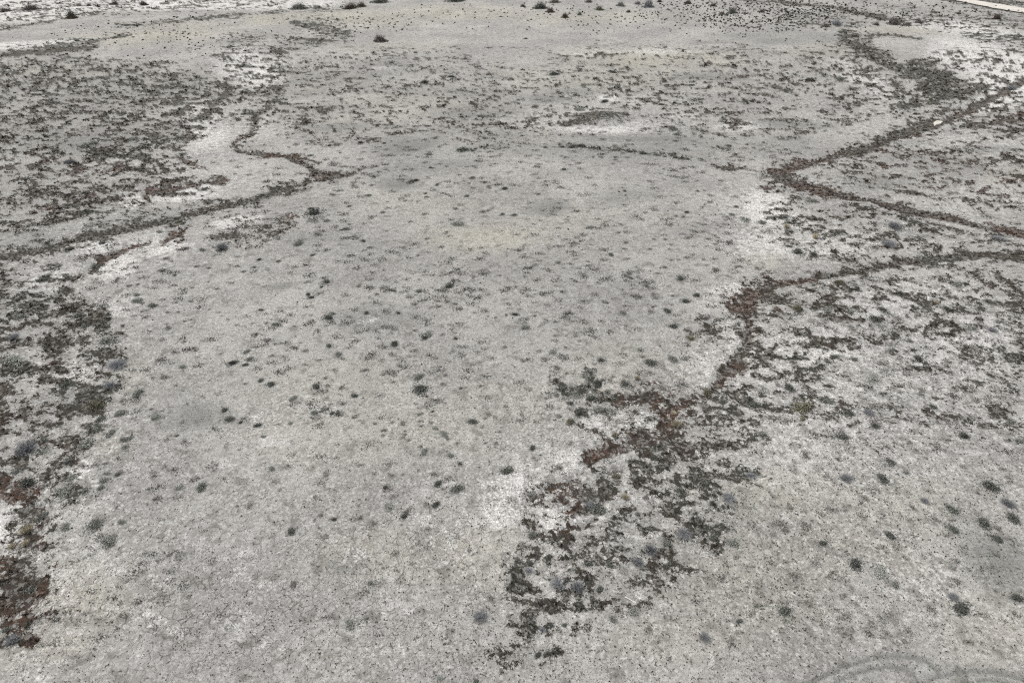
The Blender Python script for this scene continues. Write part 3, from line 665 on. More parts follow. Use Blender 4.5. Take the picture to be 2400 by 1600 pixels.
T[0,1] = "880 855 120 g, 2040 700 120 w, 1860 725 80 g, 1690 710 130 b, 1540 805 90 b, 1275 935 60 b, 1490 910 80 g, 1600 955 60 g, 1085 985 95 b, 1270 1040 60 b, 1180 1050 80 b, 1255 1140 70 g, 1265 1185 110 g, 1400 1235 100 g, 1300 1290 45 b, 1540 1295 70 b, 1640 1295 50 b, 940 1365 80 b, 1540 1435 120 b, 1690 1375 50 b, 1750 1360 50 b, 1925 1265 50 b, 1750 1190 60 g, 1990 1075 60 b, 2130 1020 70 b, 1915 1010 50 b, 2240 915 70 b, 1810 870 80 b, 1910 885 60 b, 980 1560 170 g, 1690 1560 80 b, 775 1420 90 g, 700 1330 150 d, 210 1330 130 g, 130 1520 110 w, 1640 450 80 y, 950 655 110 d, 640 715 100 d, 1460 550 90 g, 2330 880 60 g"
T[1,1] = "30 810 75 d, 210 825 55 d, 515 770 60 d, 650 1010 95 d, 605 1065 50 d, 480 1130 75 d, 510 1155 80 d, 50 1270 65 d, 660 1345 120 d, 700 1310 80 g, 185 1400 95 g, 1015 1300 65 d, 1310 1300 70 d, 1500 1100 80 g, 1770 1045 140 d, 1830 1220 60 g, 1590 1490 110 g, 1550 1530 80 d, 1725 1500 55 b, 1835 1535 60 d, 980 635 80 d, 780 540 60 b, 860 490 40 d, 1200 545 45 b, 1430 455 80 b, 1155 375 65 g, 1935 225 60 g, 1830 340 65 g, 1370 265 60 b, 1210 275 45 b, 1565 235 55 b, 1560 200 45 d, 1990 155 70 b, 1990 65 75 g, 1660 120 65 g, 2280 160 85 d, 2140 155 60 g, 1460 80 80 d, 1060 125 75 b, 1030 220 75 g, 650 460 70 g, 760 380 60 b, 540 375 200 d, 500 350 70 d, 385 665 110 g, 850 320 80 b, 1480 270 45 b, 1745 550 60 b, 2080 360 65 b, 2260 390 65 g, 1855 470 130 g, 1900 355 55 b, 1265 1100 65 g, 1110 1130 75 b, 945 1045 80 b, 1490 770 60 b, 1640 860 60 b, 1440 945 45 b, 2300 1330 60 b, 2200 1350 50 b"
T[2,1] = "250 825 55 g, 425 840 70 g, 580 1015 70 g, 850 1205 80 g, 905 770 70 g, 745 570 45 b, 975 560 60 b, 1000 485 75 b, 985 195 40 d, 1035 190 45 d, 1045 230 34 d, 1050 655 75 b, 1310 625 60 b, 1405 625 55 g, 1270 715 65 b, 1445 715 50 b, 1610 375 60 d, 1445 430 60 b, 1505 405 60 b, 1510 285 100 b, 1610 610 90 b, 1800 615 85 b, 1870 665 80 b, 2015 635 70 b, 1620 790 100 b, 1465 820 50 b, 1530 815 50 b, 1405 880 90 b, 1075 940 80 g, 1330 940 80 b, 1550 985 115 d, 1620 960 55 b, 1875 910 85 b, 1985 965 50 b, 2090 875 80 b, 2245 885 80 b, 1090 990 55 g, 1230 1045 85 g, 1700 1145 90 d, 1475 1150 50 g, 1590 1190 110 d, 1275 1285 95 b, 1430 1280 125 d, 1010 1305 90 g, 960 1380 65 b, 1045 1420 65 b, 1075 1470 40 b, 560 1385 55 b, 30 1320 75 d, 130 1440 115 g, 1480 1415 115 d, 1600 1460 80 g, 1640 1520 110 y, 620 1560 70 b, 2150 445 110 g, 2050 325 65 g, 2020 395 65 g, 2290 470 100 g, 1565 70 60 b, 1705 190 50 d, 1830 230 65 b, 1750 330 65 b, 1860 465 55 b, 1780 485 60 b, 1955 485 65 b, 1760 545 80 b, 20 395 65 d, 450 145 100 b, 60 725 90 b, 240 205 70 b"
T[3,1] = "1160 500 150 w, 1110 670 150 w, 2120 610 130 w, 430 610 90 t, 170 515 80 t, 270 1255 160 y, 560 1265 130 g, 1050 1270 110 d, 1000 1350 180 d, 1370 1295 130 b, 1640 1260 150 d, 1190 1350 130 b, 1210 1130 90 d, 840 660 140 b, 910 710 90 b, 200 690 80 d, 280 740 130 d, 420 765 80 d, 580 800 120 b, 1740 1030 130 g, 640 1030 140 y, 1850 1420 150 g, 2060 1460 90 w, 140 410 150 d, 400 270 120 g, 740 1300 110 g, 1540 1215 60 t, 2050 1200 140 d, 1930 1215 90 d, 90 1270 110 r"
T[0,2] = "130 175 230 g, 1080 205 180 w, 1270 470 120 g, 910 560 230 y, 600 400 120 d, 1100 655 125 g, 1110 545 75 b, 1010 400 130 w, 1500 310 120 b, 1680 230 85 g, 2140 190 105 d, 2290 150 85 g, 2260 85 85 g, 2250 205 80 d, 1620 395 45 b, 1600 80 120 b, 2030 110 45 b, 930 710 130 g, 1010 840 140 g, 900 790 130 g, 1160 890 115 g, 1150 970 85 g, 790 935 160 g, 380 980 150 g, 240 960 230 w, 390 890 130 g, 790 830 120 b, 640 1090 125 g, 870 1130 115 b, 650 1245 125 g, 970 1115 85 b, 1090 1210 90 g, 985 1210 65 g, 960 1275 120 g, 930 1340 75 g, 790 1360 115 g, 580 1380 200 g, 1850 1335 140 d, 1515 1135 75 b, 1420 1225 90 b, 1650 1335 90 g, 1690 910 100 b, 1620 860 55 g, 2115 705 115 d, 2210 735 65 d, 1440 690 120 g, 2060 620 90 d, 1390 615 60 b, 2200 990 50 b, 1970 1180 60 b, 2260 380 60 b, 1080 1515 75 b, 2290 1500 100 b, 2180 1510 65 b, 230 1290 200 d, 150 1170 130 g, 480 200 110 r"
T[1,2] = "670 35 85 d, 760 105 85 g, 460 75 85 b, 140 120 80 b, 1270 15 110 d, 1360 45 60 b, 715 250 55 b, 1010 250 85 b, 1490 315 125 g, 1530 420 200 d, 1735 310 85 b, 1735 395 90 b, 555 410 125 d, 785 415 85 b, 905 490 80 d, 135 385 105 d, 45 345 75 d, 340 515 90 g, 495 570 80 b, 540 650 85 g, 695 655 55 d, 600 640 55 g, 910 680 110 b, 1510 660 60 g, 1620 640 50 d, 1090 750 75 b, 1250 740 70 b, 1350 745 105 b, 1510 725 65 b, 1600 735 65 b, 1515 770 65 b, 1645 790 80 g, 1720 835 105 g, 1750 875 85 g, 1990 725 115 d, 2065 780 70 b, 2130 660 100 b, 2200 690 85 b, 2100 700 70 b, 2240 820 75 b, 2205 930 100 b, 2120 920 60 b, 2230 385 75 b, 2290 590 75 b, 2285 330 50 b, 1175 810 90 b, 1370 850 60 b, 1375 820 45 b, 1405 900 55 b, 1170 855 60 b, 1510 960 55 g, 1540 1005 105 g, 1780 1035 85 g, 1870 1115 65 d, 1850 925 65 b, 1490 1175 60 b, 1670 1295 105 d, 1720 1345 65 b, 1845 1335 175 d, 1185 1330 75 d, 1260 1415 75 b, 1215 1505 115 g, 940 1505 55 b, 950 1445 45 b, 1650 1485 110 d, 1560 1490 80 b, 1390 1545 130 b, 220 1360 75 b, 140 1165 95 g, 640 1210 140 b, 315 745 65 g, 70 870 50 g, 25 760 95 d, 210 755 50 b, 2310 1170 150 d, 1250 1225 60 b, 1350 1215 60 b, 1640 1210 90 b, 960 1130 80 b, 500 345 45 b, 640 325 55 b, 2135 1320 50 b, 1880 430 50 d, 2280 60 80 b"
T[2,2] = "365 100 100 g, 250 85 80 b, 490 55 65 b, 825 165 100 d, 1280 185 150 d, 1190 130 70 b, 1175 75 90 g, 1480 150 130 g, 700 265 85 g, 665 310 85 g, 790 370 135 d, 1040 375 145 d, 470 410 145 d, 410 490 75 g, 310 515 75 b, 540 560 90 d, 510 550 60 b, 590 480 120 g, 610 640 130 d, 530 730 130 y, 430 680 85 g, 90 665 75 b, 190 965 85 d, 525 925 95 b, 435 1150 85 b, 195 1060 60 b, 1260 275 75 b, 1240 1030 95 r, 1150 335 75 t, 1510 750 150 t, 1490 640 70 t, 940 855 90 t, 965 1215 110 y, 1040 1420 110 t, 1790 440 140 y, 840 600 160 g, 1760 590 130 b, 2090 670 130 b, 1900 640 120 b, 2180 500 115 d, 2240 560 140 d, 2300 430 120 g, 1940 530 110 d, 720 1480 110 w, 2290 840 110 g, 1540 1350 150 d, 1640 1390 100 b, 1215 1420 90 b, 1750 1270 100 d, 1930 1240 110 b, 2060 1240 110 b, 1430 1045 110 b, 790 1500 180 d, 100 170 75 b, 400 350 45 b, 340 400 50 b, 2200 1220 110 w, 1990 1430 150 w, 880 450 110 d, 730 500 120 d"
T[3,2] = "620 140 110 d, 800 165 90 d, 230 190 120 b, 1140 80 100 g, 1380 150 120 d, 1310 220 120 b, 1050 200 140 b, 1900 50 200 b, 970 340 150 g, 540 540 170 g, 190 420 130 d, 330 580 260 y, 430 370 75 b, 320 700 90 y, 680 870 130 d, 980 760 130 d, 730 650 120 d, 920 650 110 w, 1500 590 90 d, 1790 850 130 d, 2220 725 120 g, 2320 910 120 g, 1910 540 100 b, 1720 490 140 b, 1110 1090 110 d, 710 1250 130 w, 1050 1250 130 d, 2030 1300 220 d, 2200 1480 140 w, 1700 1530 190 d, 350 1040 120 b, 570 1530 140 b, 880 1430 130 b, 240 1190 100 b, 1270 1200 80 g, 1440 1460 90 w, 1560 730 100 b, 1410 440 120 b, 1350 990 80 b, 200 1510 120 b, 1340 1530 110 b, 2210 1240 80 b"
T[0,3] = "850 115 200 g, 1000 250 180 g, 590 130 140 g, 1120 85 90 g, 1560 385 80 b, 1630 410 60 b, 1450 440 80 b, 1740 765 85 b, 260 685 120 g, 110 1160 140 w, 60 1045 120 g, 490 715 55 b, 500 915 75 b, 250 140 160 t, 230 270 110 t, 110 300 100 t, 1390 865 45 b, 380 20 120 g"
T[1,3] = "325 155 115 d, 720 55 80 d, 575 140 55 b, 540 65 70 b, 590 20 85 b, 610 215 110 b, 1070 100 110 b, 1360 30 95 d, 1280 355 140 b, 345 655 130 b, 1060 640 85 g, 860 1020 120 g, 2060 950 140 w, 2165 780 90 b, 2320 940 80 b, 1995 470 42 b, 1690 1520 80 g, 2020 1540 95 d, 950 45 100 b, 1165 505 50 b"
T[2,3] = "210 190 130 d, 450 210 90 d, 1270 150 130 d, 1840 225 160 d, 800 700 110 d, 1120 900 130 g, 930 970 100 g, 1770 1140 120 w, 1250 1070 130 b, 700 450 160 d, 900 450 150 d, 170 450 100 d, 830 220 60 d, 1580 190 150 w, 430 640 170 w, 600 670 130 w, 2080 990 90 d, 1560 490 80 d, 1450 470 90 d, 2010 260 150 g, 350 1020 90 d, 480 1030 90 d, 250 1290 110 d, 690 1230 60 b, 1450 1340 60 b, 160 520 110 w, 1270 330 140 w, 1160 450 120 w, 280 1070 70 w, 560 520 90 g, 1420 260 130 g"
T[3,3] = "160 160 100 b, 350 110 150 b, 500 280 120 d, 1130 220 140 d, 1690 150 140 d, 800 465 170 d, 1030 525 200 g, 1160 640 130 g, 150 900 180 d, 1790 860 220 d, 1700 770 110 w, 1980 90 170 d, 2110 250 130 d, 2290 780 130 d, 1290 65 90 b, 1690 500 90 g, 1720 1250 60 b, 2090 720 60 b, 1590 1420 90 b, 2250 50 170 d"
# big desert bushes along the far edge: x, y of the foot, width, height in photograph pixels, kind, words
BUSH = [
 (168,44,30,24,'y',"tan and olive bush standing on the white salt strip"),
 (893,100,34,20,'b',"rounded brown bush alone on the pale far flat"),
 (848,18,24,14,'y',"olive brown bush on a ridge of low scrub"),
 (822,22,36,14,'r',"wide low brown bush beside an olive brown one"),
 (700,22,44,14,'g',"low sprawling grey green bush on the far scrub line"),
 (892,8,52,12,'d',"dark green bush cut by the frame top"),
 (1068,5,58,10,'d',"very wide dark bush cut by the frame top"),
 (1266,21,40,18,'d',"big dark green bush at the far edge of the flat"),
 (1289,30,22,14,'r',"pinkish brown dry bush next to a big dark bush"),
 (1324,42,21,12,'r',"dark reddish brown ball bush out in front of the others"),
 (1358,37,14,14,'g',"thin pale upright bush with see-through twigs"),
 (1405,26,24,13,'y',"olive round bush with a rusty top"),
 (1454,16,24,12,'g',"pale grey open bush between olive and twiggy bushes"),
 (1473,31,13,7,'r',"tiny reddish bush on bare pale soil"),
 (1519,18,28,20,'w',"largest pale twiggy bush on the far flat"),
 (1495,12,18,10,'w',"smaller pale bush touching the largest twiggy one"),
 (1547,7,16,8,'r',"rusty red bush at the frame top"),
 (1612,11,20,10,'r',"rusty brown bush among many dark dots"),
 (1671,17,18,10,'b',"pale grey brown bush among many dark dots"),
 (1716,33,24,15,'g',"grey green bush rising among many dark dots"),
 (1692,36,18,8,'b',"low pale bush hugging a grey green bush"),
 (1784,32,18,12,'b',"grey brown bush at the edge of the dark dots"),
 (1226,17,14,8,'b',"faint grey bush on the pale soil by the big dark bush"),
 (1300,8,30,8,'b',"faint wide brown bush at the top of the flat"),
 (1380,8,24,8,'b',"faint brown bush near the top edge above olive one"),
 (2335,48,22,16,'r',"rusty brown bush on the salt below the dirt road"),
 (2094,58,34,20,'b',"large grey brown bush on the dark scrub line"),
 (2054,60,16,10,'b',"small grey brown bush on pale sand by the scrub line"),
 (2126,62,22,12,'b',"low brown bush on pale sand at the scrub line"),
 (2152,56,22,12,'b',"grey bush with a twiggy top on the scrub line"),
 (72,24,40,14,'b',"wide grey brown bush on the white salt"),
 (268,12,18,12,'b',"grey brown upright bush on the white salt"),
 (338,14,22,12,'b',"grey brown round bush on the white salt ridge"),
 (209,16,16,8,'b',"very small low bush on the white salt"),
 (12,28,26,10,'b',"grey brown bush at the frame edge on white salt"),
 (1935,64,26,10,'b',"grey brown bush in the greenish scrub"),
]

items = []
for (c_, r_), txt in T.items():
    for e in txt.split(","):
        q = e.split()
        items.append((c_ * 600 + float(q[0]) / 3.92, r_ * 400 + float(q[1]) / 3.92, float(q[2]) / 3.92, q[3]))

# ---- words
KIND = {
 'g': ("grey_saltbush", "shrub", "grey green", "saltbush", "grey green saltbushes"),
 'd': ("dark_shrub", "shrub", "dark green", "shrub", "dark green shrubs"),
 'b': ("brown_cushion_plant", "cushion", "dull brown", "cushion", "dull brown cushion plants"),
 'w': ("silvery_bush", "bush", "silvery grey", "bush", "silvery twiggy bushes"),
 't': ("straw_tussock", "grass", "straw coloured", "tussock", "straw coloured grass tussocks"),
 'y': ("olive_shrub", "shrub", "olive", "shrub", "olive leafy shrubs"),
 'r': ("rusty_shrub", "shrub", "rusty brown", "shrub", "rusty brown shrubs"),
}
LAND = [   # landmarks (photograph px): each plant is described by the one it is closest to
 (1465,1405,"near the white stake"),(2200,288,"near the pale rock slab"),(1413,277,"around the scrub mound"),(770,412,"by the fork of the narrow channel"),(1815,415,"at the sharp channel bend"),
 (990,900,"around the two dark shrubs mid flat"),(1500,250,"above the bright salt streak"),(1060,1140,"near the darkest shrub of the lower flat"),(420,545,"by the red brown channel patch"),(640,675,"around the smooth grey smudge"),
 (1290,1215,"around the pale oval clearing"),(1550,990,"around the straw tussock by the rusty crust"),(1760,700,"at the rusty channel head"),(2090,950,"beside the smooth grey wash"),(2340,1320,"by the grey wash at the frame edge"),
 (1960,1540,"by the curved tyre tracks"),(2100,520,"between the two right channels"),(130,910,"by the soft olive smudge"),(80,1230,"in the gully with tall straw tufts"),(270,850,"on the gully rim beside pale flat"),
 (240,1000,"on the gully bank above the straw tufts"),(470,960,"around the soft blue grey stain"),(930,430,"around the grey stain past the fork"),(590,1190,"on the open lower flat left of centre"),(680,1370,"on the cracked crust"),
 (930,1300,"on the cream crust with pepper dots"),(1140,1440,"at the scrub edge with pepper dots"),(1380,1010,"at the edge of the mosaic crust"),(1350,920,"in the green scrub tongue"),(1730,920,"in the dark scrub of the right slope"),
 (1880,1130,"on the speckled right slope"),(2270,1150,"on the streaked far right slope"),(2020,1350,"on the tan speckled ground"),(1580,1250,"in the grey scrub beyond the stake"),(1280,1340,"in the scrub ring before the stake"),(1650,1480,"on the speckled ground past the stake"),
 (1550,700,"on the flat before the white fan"),(1480,590,"on the granular flat at centre right"),(1220,620,"on the granular flat mid frame"),(960,640,"on the grey flat mid frame"),(740,740,"on the grey flat near the two smudges"),(400,700,"on the flat under the red brown patch"),
 (300,620,"on the white crust under the first channel"),(780,540,"on the flat below the long channel"),(1180,480,"on the flat below the dotted arc"),(1480,430,"below the right end of the dotted arc"),(1640,420,"on the flat left of the channel bend"),(1750,500,"on the white fan beside the channel bend"),
 (1350,345,"along the dotted arc"),(1600,370,"at the right end of the dotted arc"),(850,330,"on the far flat above the fork"),(1000,220,"on the far speckled flat"),(1300,180,"on the far tan flat"),(1600,190,"in the far brown streaks"),(1960,230,"in the far scrub by the meadow"),(2250,180,"on the bright salt by the meadow"),
 (300,330,"in the streaked scrub plain"),(480,100,"on the far tan rise"),(800,60,"on the far pale flat of dots"),(1960,60,"on the greenish far scrub"),(2200,640,"below the curved brown channel"),(2000,700,"in the scrub below the curved brown channel"),(2350,700,"at the frame edge below the brown channel"),(1960,820,"on the pale patch of the right slope"),
 (2300,820,"on the streaked ground near the frame edge"),(2170,1010,"beyond the grey wash"),(1400,830,"on the cream flat before the scrub tongue"),(1200,800,"on the granular flat under centre"),(1120,980,"among the brown tufts mid flat"),(860,1000,"on the flat between stain and brown tufts"),(720,1000,"on the flat beside the blue grey stain"),(730,860,"on the flat above the blue grey stain"),(560,840,"near the little shrub trio"),
 (350,960,"on the flat by the gully rim"),(400,1130,"on the lower flat near the gully"),(1000,1230,"below the darkest shrub of the lower flat"),(760,1220,"among the dim tufts of the lower flat"),(1100,700,"on the pebbly flat mid frame"),(1690,830,"beside the narrow rusty channel"),(1480,850,"by the dark pair before the rusty channel"),(1700,1080,"in the broken scrub under the rusty channel"),(1420,1100,"by the dark lobe of crust"),
]
SIZE = [(13, "tiny"), (20, "small"), (29, "medium"), (41, "large"), (999, "very large")]
def words_for(u, v, w, kd):
    scale = 1.0 if v > 500 else .8
    s = next(n for lim, n in SIZE if w < lim * scale)
    d = [((u - x) / 1.0) ** 2 + ((v - y) * (1.5 if v > 500 else 3.0)) ** 2 for x, y, _ in LAND]
    return s, LAND[int(np.argmin(d))][2]
meta = []
for it in items:
    s, l = words_for(*it); meta.append((s, l))
groups = {}
for i, it in enumerate(items):
    groups.setdefault((it[3], meta[i][0], meta[i][1]), []).append(i)
LABEL = [None] * len(items)
for (kd, s, l), ids in groups.items():
    col, noun = KIND[kd][2], KIND[kd][3]
    if len(ids) == 1:
        LABEL[ids[0]] = f"{s} {col} {noun} {l}"; continue
    left = list(ids)
    def pick(word, key):
        if len(left) > 0:
            j = max(left, key=key); LABEL[j] = f"{word} {s} {col} {noun} {l}"; left.remove(j)
    if len(ids) == 2 and abs(items[ids[0]][0] - items[ids[1]][0]) > 10:
        pick("left one of two:", lambda j: -items[j][0]); pick("right one of two:", lambda j: items[j][0])
    else:
        pick("leftmost", lambda j: -items[j][0]); pick("rightmost", lambda j: items[j][0])
        if len(left) == 1: pick("middle", lambda j: 0)
        else:
            pick("farther inner", lambda j: -items[j][1]); pick("nearer inner", lambda j: items[j][1])
            if len(left) == 1: pick("innermost", lambda j: 0)
            for j in left: LABEL[j] = f"{s} {col} {noun} amid its cluster {l}"

# ---- build
def place(name, mesh, u, v, r, rot, squash=(1, 1, 1), sink=.02):
    x, y = to_ground(u, v)
    o = bpy.data.objects.new(name, mesh)
    o.location = (float(x), float(y), float(height_at(u, v)) - sink * r)
    o.rotation_euler = (0, 0, rot); o.scale = (r * squash[0], r * squash[1], r * squash[2])
    COL.objects.link(o)
    return o
for i, (u, v, w, kd) in enumerate(items):
    name, cat, _, _, grp = KIND[kd]
    r = .60 * w / ppm(u, v)
    proto = PROTO['d' if kd == 'r' else kd]
    me = proto[i % len(proto)]
    h = random.uniform(.8, 1.2)
    if kd in 'gdb' and w > 36: h *= .8
    foot = v + w * .10
    o = place(name, me, u, foot, r, random.uniform(0, 6.28), (1, random.uniform(.75, 1.0), h * (.62 if kd in 'wt' else .72)))
    if kd == 'r':
        o.material_slots[0].link = 'OBJECT'; o.material_slots[0].material = M['r']
    o["label"], o["category"], o["group"] = LABEL[i], cat, grp

# big bushes: an Empty at the foot with foliage and branches as parts
BIG = []
for i in range(5):
    r_ = np.random.default_rng(900 + i)
    k_ = 40
    ang = r_.uniform(0, 6.28, k_); rad = r_.uniform(.25, .9, k_)
    tip = np.stack([np.cos(ang) * rad, np.sin(ang) * rad, r_.uniform(.5, 1.0, k_) * (1.15 - .5 * rad)], 1)
    mid = tip * .5 + r_.normal(size=(k_, 3)) * .06; mid[:, 2] = np.maximum(mid[:, 2], .1)
    base = np.stack([np.cos(ang) * .06, np.sin(ang) * .06, np.zeros(k_)], 1)
    br_q = np.concatenate([blade_quads(r_, base, mid, np.full(k_, .022)), blade_quads(r_, mid, tip, np.full(k_, .013))])
    BIG.append((dome(800 + i, 1500, .5, 11, .085, .45, .45) * np.array([1, 1, 1.05]), br_q))
big_cache = {}
def bush_meshes(i, kd):
    if (i, kd) not in big_cache:
        big_cache[i, kd] = (quads_to_mesh("bush_foliage", BIG[i][0], M[kd]), quads_to_mesh("bush_branches", BIG[i][1], M['stem']))
    return big_cache[i, kd]
for i, (u, v, w, h, kd, lab) in enumerate(BUSH):
    k_ = float(ppm(u, v)); r = .55 * w / k_
    x, y = to_ground(u, v - 2)
    root = bpy.data.objects.new("desert_bush", None)
    root.location = (float(x), float(y), float(height_at(u, v - 2)) - .03)
    root.rotation_euler = (0, 0, random.uniform(0, 6.28)); root.scale = (r, r, min(1.6 * r, h / k_ / .85))
    root.empty_display_size = .2
    COL.objects.link(root)
    root["label"], root["category"], root["group"] = lab, "bush", "desert bushes along the far edge"
    fo, bm_ = bush_meshes(i % 5, kd)
    for nm, me in (("foliage", fo), ("branches", bm_)):
        o = bpy.data.objects.new(nm, me); o.parent = root; COL.objects.link(o)

# ------------------------------------------------------------------ low scrub that nobody could count (in the dark lines and patches)
def scrub_mat(name="low_scrub_leaves", lo=None, hi=None):
    m, t, bsdf = new_mat(name)
    tint, br = Attr(t, "tint"), Attr(t, "brown")
    g = Mix(t, tint, (.016, .018, .013), (.175, .180, .152))
    b = Mix(t, tint, (.016, .010, .007), (.130, .092, .068))
    if lo:
        g = Mix(t, tint, (lo, lo * 1.03, lo * .92), (hi, hi * 1.02, hi * .92)); b = Mix(t, tint, (lo, lo * .9, lo * .8), (hi, hi * .92, hi * .85))
    t.links.new(Mix(t, br, g, b), bsdf.inputs["Base Color"])
    bsdf.inputs["Roughness"].default_value = .9; bsdf.inputs["Specular IOR Level"].default_value = .1
    return m
n = 420000
u = rng.uniform(-120, 2520, n); v = rng.uniform(-10, 1640, n)
dk, cov, chan = sample('dk', u, v), sample('cov', u, v), sample('chan', u, v)
keep = rng.random(n) < np.clip((dk - .15) * 1.2, 0, 1) * .34 * (.5 + .5 * sstep(0, 300, v)) * (1 - .55 * sstep(500, 1100, v)) * (1 - .55 * (chan > .6))
u, v, dk = u[keep], v[keep], dk[keep]
print("scrub clumps", len(u))
k_ = ppm(u, v)
x, y = to_ground(u, v); z = height_at(u, v)
rad = np.maximum(.045, 2.1 / k_) * rng.uniform(.6, 2.0, len(u))
PER = 9
c = np.repeat(np.stack([x, y, z], 1), PER, 0); rr = np.repeat(rad, PER)
off = rng.normal(size=(len(c), 3)) * np.array([.55, .55, .28]); off[:, 2] = np.abs(off[:, 2]) * 1.1 + .05
c = c + off * rr[:, None]
q = leaf_quads(rng, c, rr * rng.uniform(.35, .95, len(c)), 2.2, .6)
tint = np.clip(np.repeat(rng.beta(.8, 3.0, len(u)), PER) + rng.normal(size=len(c)) * .09, 0, 1)
scrub = bpy.data.objects.new("low_scrub", quads_to_mesh("low_scrub", q, scrub_mat(), dict(tint=tint, brown=np.repeat(sample('br', u, v), PER))))
COL.objects.link(scrub)
scrub["kind"], scrub["label"], scrub["category"] = "stuff", "low dark scrub and crust filling the drainage lines and patches", "scrub"

# tiny dark tufts on the speckled ground and the far field of dots
n = 60000
u = rng.uniform(-60, 2460, n); v = 300 + 1320 * rng.random(n) ** .7
sp = sample('sp', u, v) * (sample('dk', u, v) < .5)
keep = rng.random(n) < np.clip(sp, 0, 1) * .34 * (fbm(*to_ground(u, v), 91, 3) + .15)
u, v = u[keep], v[keep]
size = rng.uniform(.5, 1.6, len(u)) * 2.0 / ppm(u, v)
DOTS = [((1420, 1700), (20, 60), 160), ((1560, 1860), (0, 30), 260), ((1640, 1860), (20, 72), 420), ((1780, 1960), (5, 60), 260), ((1830, 2060), (2, 40), 240), ((2000, 2300), (4, 62), 260), ((1300, 1480), (48, 80), 30), ((760, 960), (36, 72), 110), ((960, 1200), (8, 55), 70),
        ((240, 640), (40, 130), 190), ((120, 400), (60, 100), 60), ((1200, 1420), (0, 50), 60)]
ud = np.concatenate([rng.normal(sum(a) / 2, (a[1] - a[0]) * .36, m) for a, b, m in DOTS]); vd = np.concatenate([rng.normal(sum(b) / 2, (b[1] - b[0]) * .34, m) for a, b, m in DOTS])
kk = vd > -12; ud, vd = ud[kk], vd[kk]
u = np.concatenate([u, ud]); v = np.concatenate([v, vd]); size = np.concatenate([size, rng.uniform(1.5, 4.0, len(ud)) / ppm(ud, vd)])
x, y = to_ground(u, v); z = height_at(u, v)
PER = 8
c = np.repeat(np.stack([x, y, z], 1), PER, 0); rr = np.repeat(size, PER)
off = rng.normal(size=(len(c), 3)) * np.array([.3, .3, .2]); off[:, 2] = np.abs(off[:, 2]) + .12
q = leaf_quads(rng, c + off * rr[:, None], rr * rng.uniform(.5, .9, len(c)), 1.5, .5)
tint = np.clip(np.repeat(rng.beta(1.2, 4, len(u)), PER), 0, 1)
tufts = bpy.data.objects.new("dark_tufts", quads_to_mesh("dark_tufts", q, scrub.data.materials[0], dict(tint=tint * .7, brown=np.full(len(c), .4))))
COL.objects.link(tufts)
tufts["kind"], tufts["label"], tufts["category"] = "stuff", "countless tiny dark tufts peppering the pale ground", "tufts"

# faint low mats scattered over the flats, far too many to count
n = 8000
u = rng.uniform(-40, 2440, n); v = 110 + 1400 * rng.random(n) ** 1.25
dens = .25 + .75 * np.exp(-((u - 1150) / 700) ** 2 - ((v - 420) / 330) ** 2)
keep = (rng.random(n) < dens * (.25 + 1.5 * sstep(.4, .65, fbm(*(q / 5 for q in to_ground(u, v)), 93, 3)))) & (sample('dk', u, v) < .4)
u, v = u[keep], v[keep]
rad = rng.uniform(5.0, 14.5, len(u)) * (.55 + .5 * sstep(100, 800, v)) / ppm(u, v)
PER = 60
c = np.repeat(np.stack([*to_ground(u, v), height_at(u, v)], 1), PER, 0); rr = np.repeat(rad, PER)
off = rng.normal(size=(len(c), 3)) * np.array([.55, .42, .10]); off[:, 2] = np.abs(off[:, 2]) + .03
q = leaf_quads(rng, c + off * rr[:, None], rr * rng.uniform(.10, .26, len(c)), 2.0, .8)
tint = np.clip(np.repeat(rng.beta(3, 3, len(u)), PER) + rng.normal(size=len(c)) * .15, 0, 1)
mats = bpy.data.objects.new("faint_mat_plants", quads_to_mesh("faint_mat_plants", q, scrub_mat("mat_plant_leaves", .075, .31), dict(tint=tint, brown=np.repeat(rng.random(len(u)) * .6, PER))))
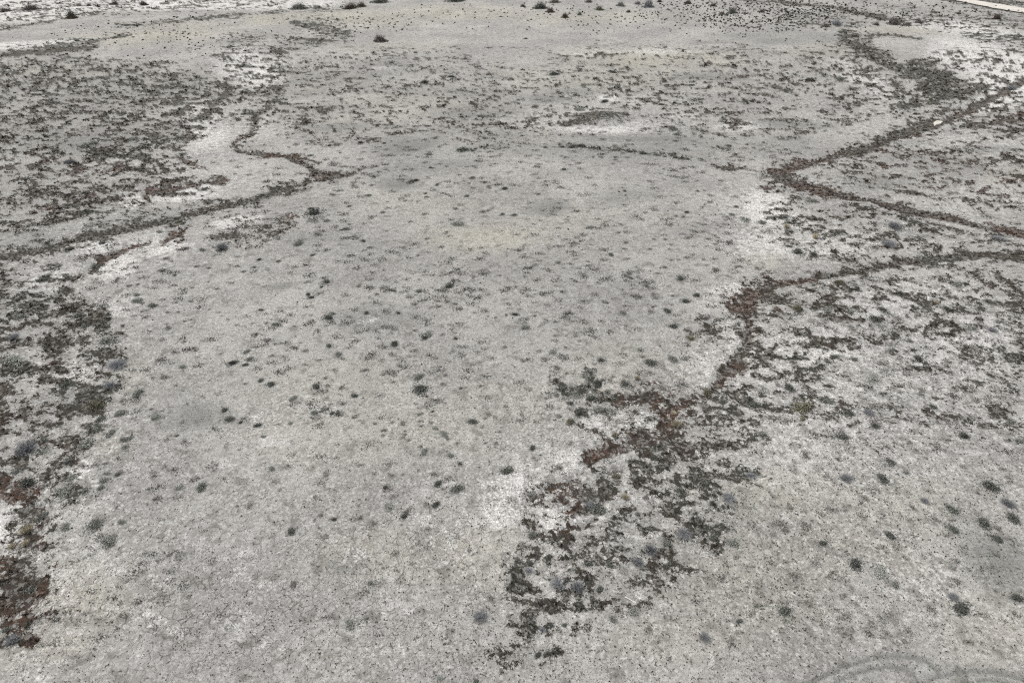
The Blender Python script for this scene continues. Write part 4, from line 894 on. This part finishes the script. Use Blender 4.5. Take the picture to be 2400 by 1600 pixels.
COL.objects.link(mats)
mats["kind"], mats["label"], mats["category"] = "stuff", "countless faint low mats of dull plants dotting the pale flat", "mat plants"
print("mats", len(u), {k_: sum(1 for i_ in items if i_[3] == k_) for k_ in KIND})

# ------------------------------------------------------------------ white stake and pale rock slab
import bmesh
def mesh_obj(name, bm, mat):
    me = bpy.data.meshes.new(name); bm.to_mesh(me); bm.free(); me.materials.append(mat)
    o = bpy.data.objects.new(name, me); COL.objects.link(o)
    return o
ax, ay = to_ground(1465.5, 1396.5); bx_, by_ = to_ground(1494, 1413)
L = math.hypot(bx_ - ax, by_ - ay)
bm = bmesh.new()
bmesh.ops.create_cone(bm, cap_ends=True, segments=10, radius1=.017, radius2=.015, depth=L)
o = mesh_obj("stake", bm, soil_mat("white_paint", (.78, .78, .76), (.84, .84, .82), 6))
o.location = ((ax + bx_) / 2, (ay + by_) / 2, float(height_at(1480, 1405)) + .06)
o.rotation_euler = (0, math.pi / 2 - .03, math.atan2(by_ - ay, bx_ - ax))
o["label"], o["category"] = "thin straight white stake lying in the grey scrub", "stake"

pts = [(2188, 287), (2194, 284), (2207, 283.5), (2211, 286), (2204, 292), (2191, 294)]
bm = bmesh.new()
gz = float(height_at(2200, 289))
bot = [bm.verts.new((*[float(q) for q in to_ground(*p)], gz - .05)) for p in pts]
cx, cy = to_ground(2200, 288.5)
top = [bm.verts.new((cx + (b.co.x - cx) * .9, cy + (b.co.y - cy) * .9, gz + .18 + .05 * math.sin(i * 2.1))) for i, b in enumerate(bot)]
bm.faces.new(top)
for i in range(len(pts)):
    j = (i + 1) % len(pts); bm.faces.new((bot[i], bot[j], top[j], top[i]))
bmesh.ops.recalc_face_normals(bm, faces=bm.faces)
bmesh.ops.bevel(bm, geom=[e for e in bm.edges], offset=.04, segments=2, affect='EDGES')
o = mesh_obj("rock_slab", bm, soil_mat("pale_rock", (.56, .54, .47), (.66, .64, .56), 2))
o["label"], o["category"] = "flat cream rock slab beside the dark channel at far right", "rock"
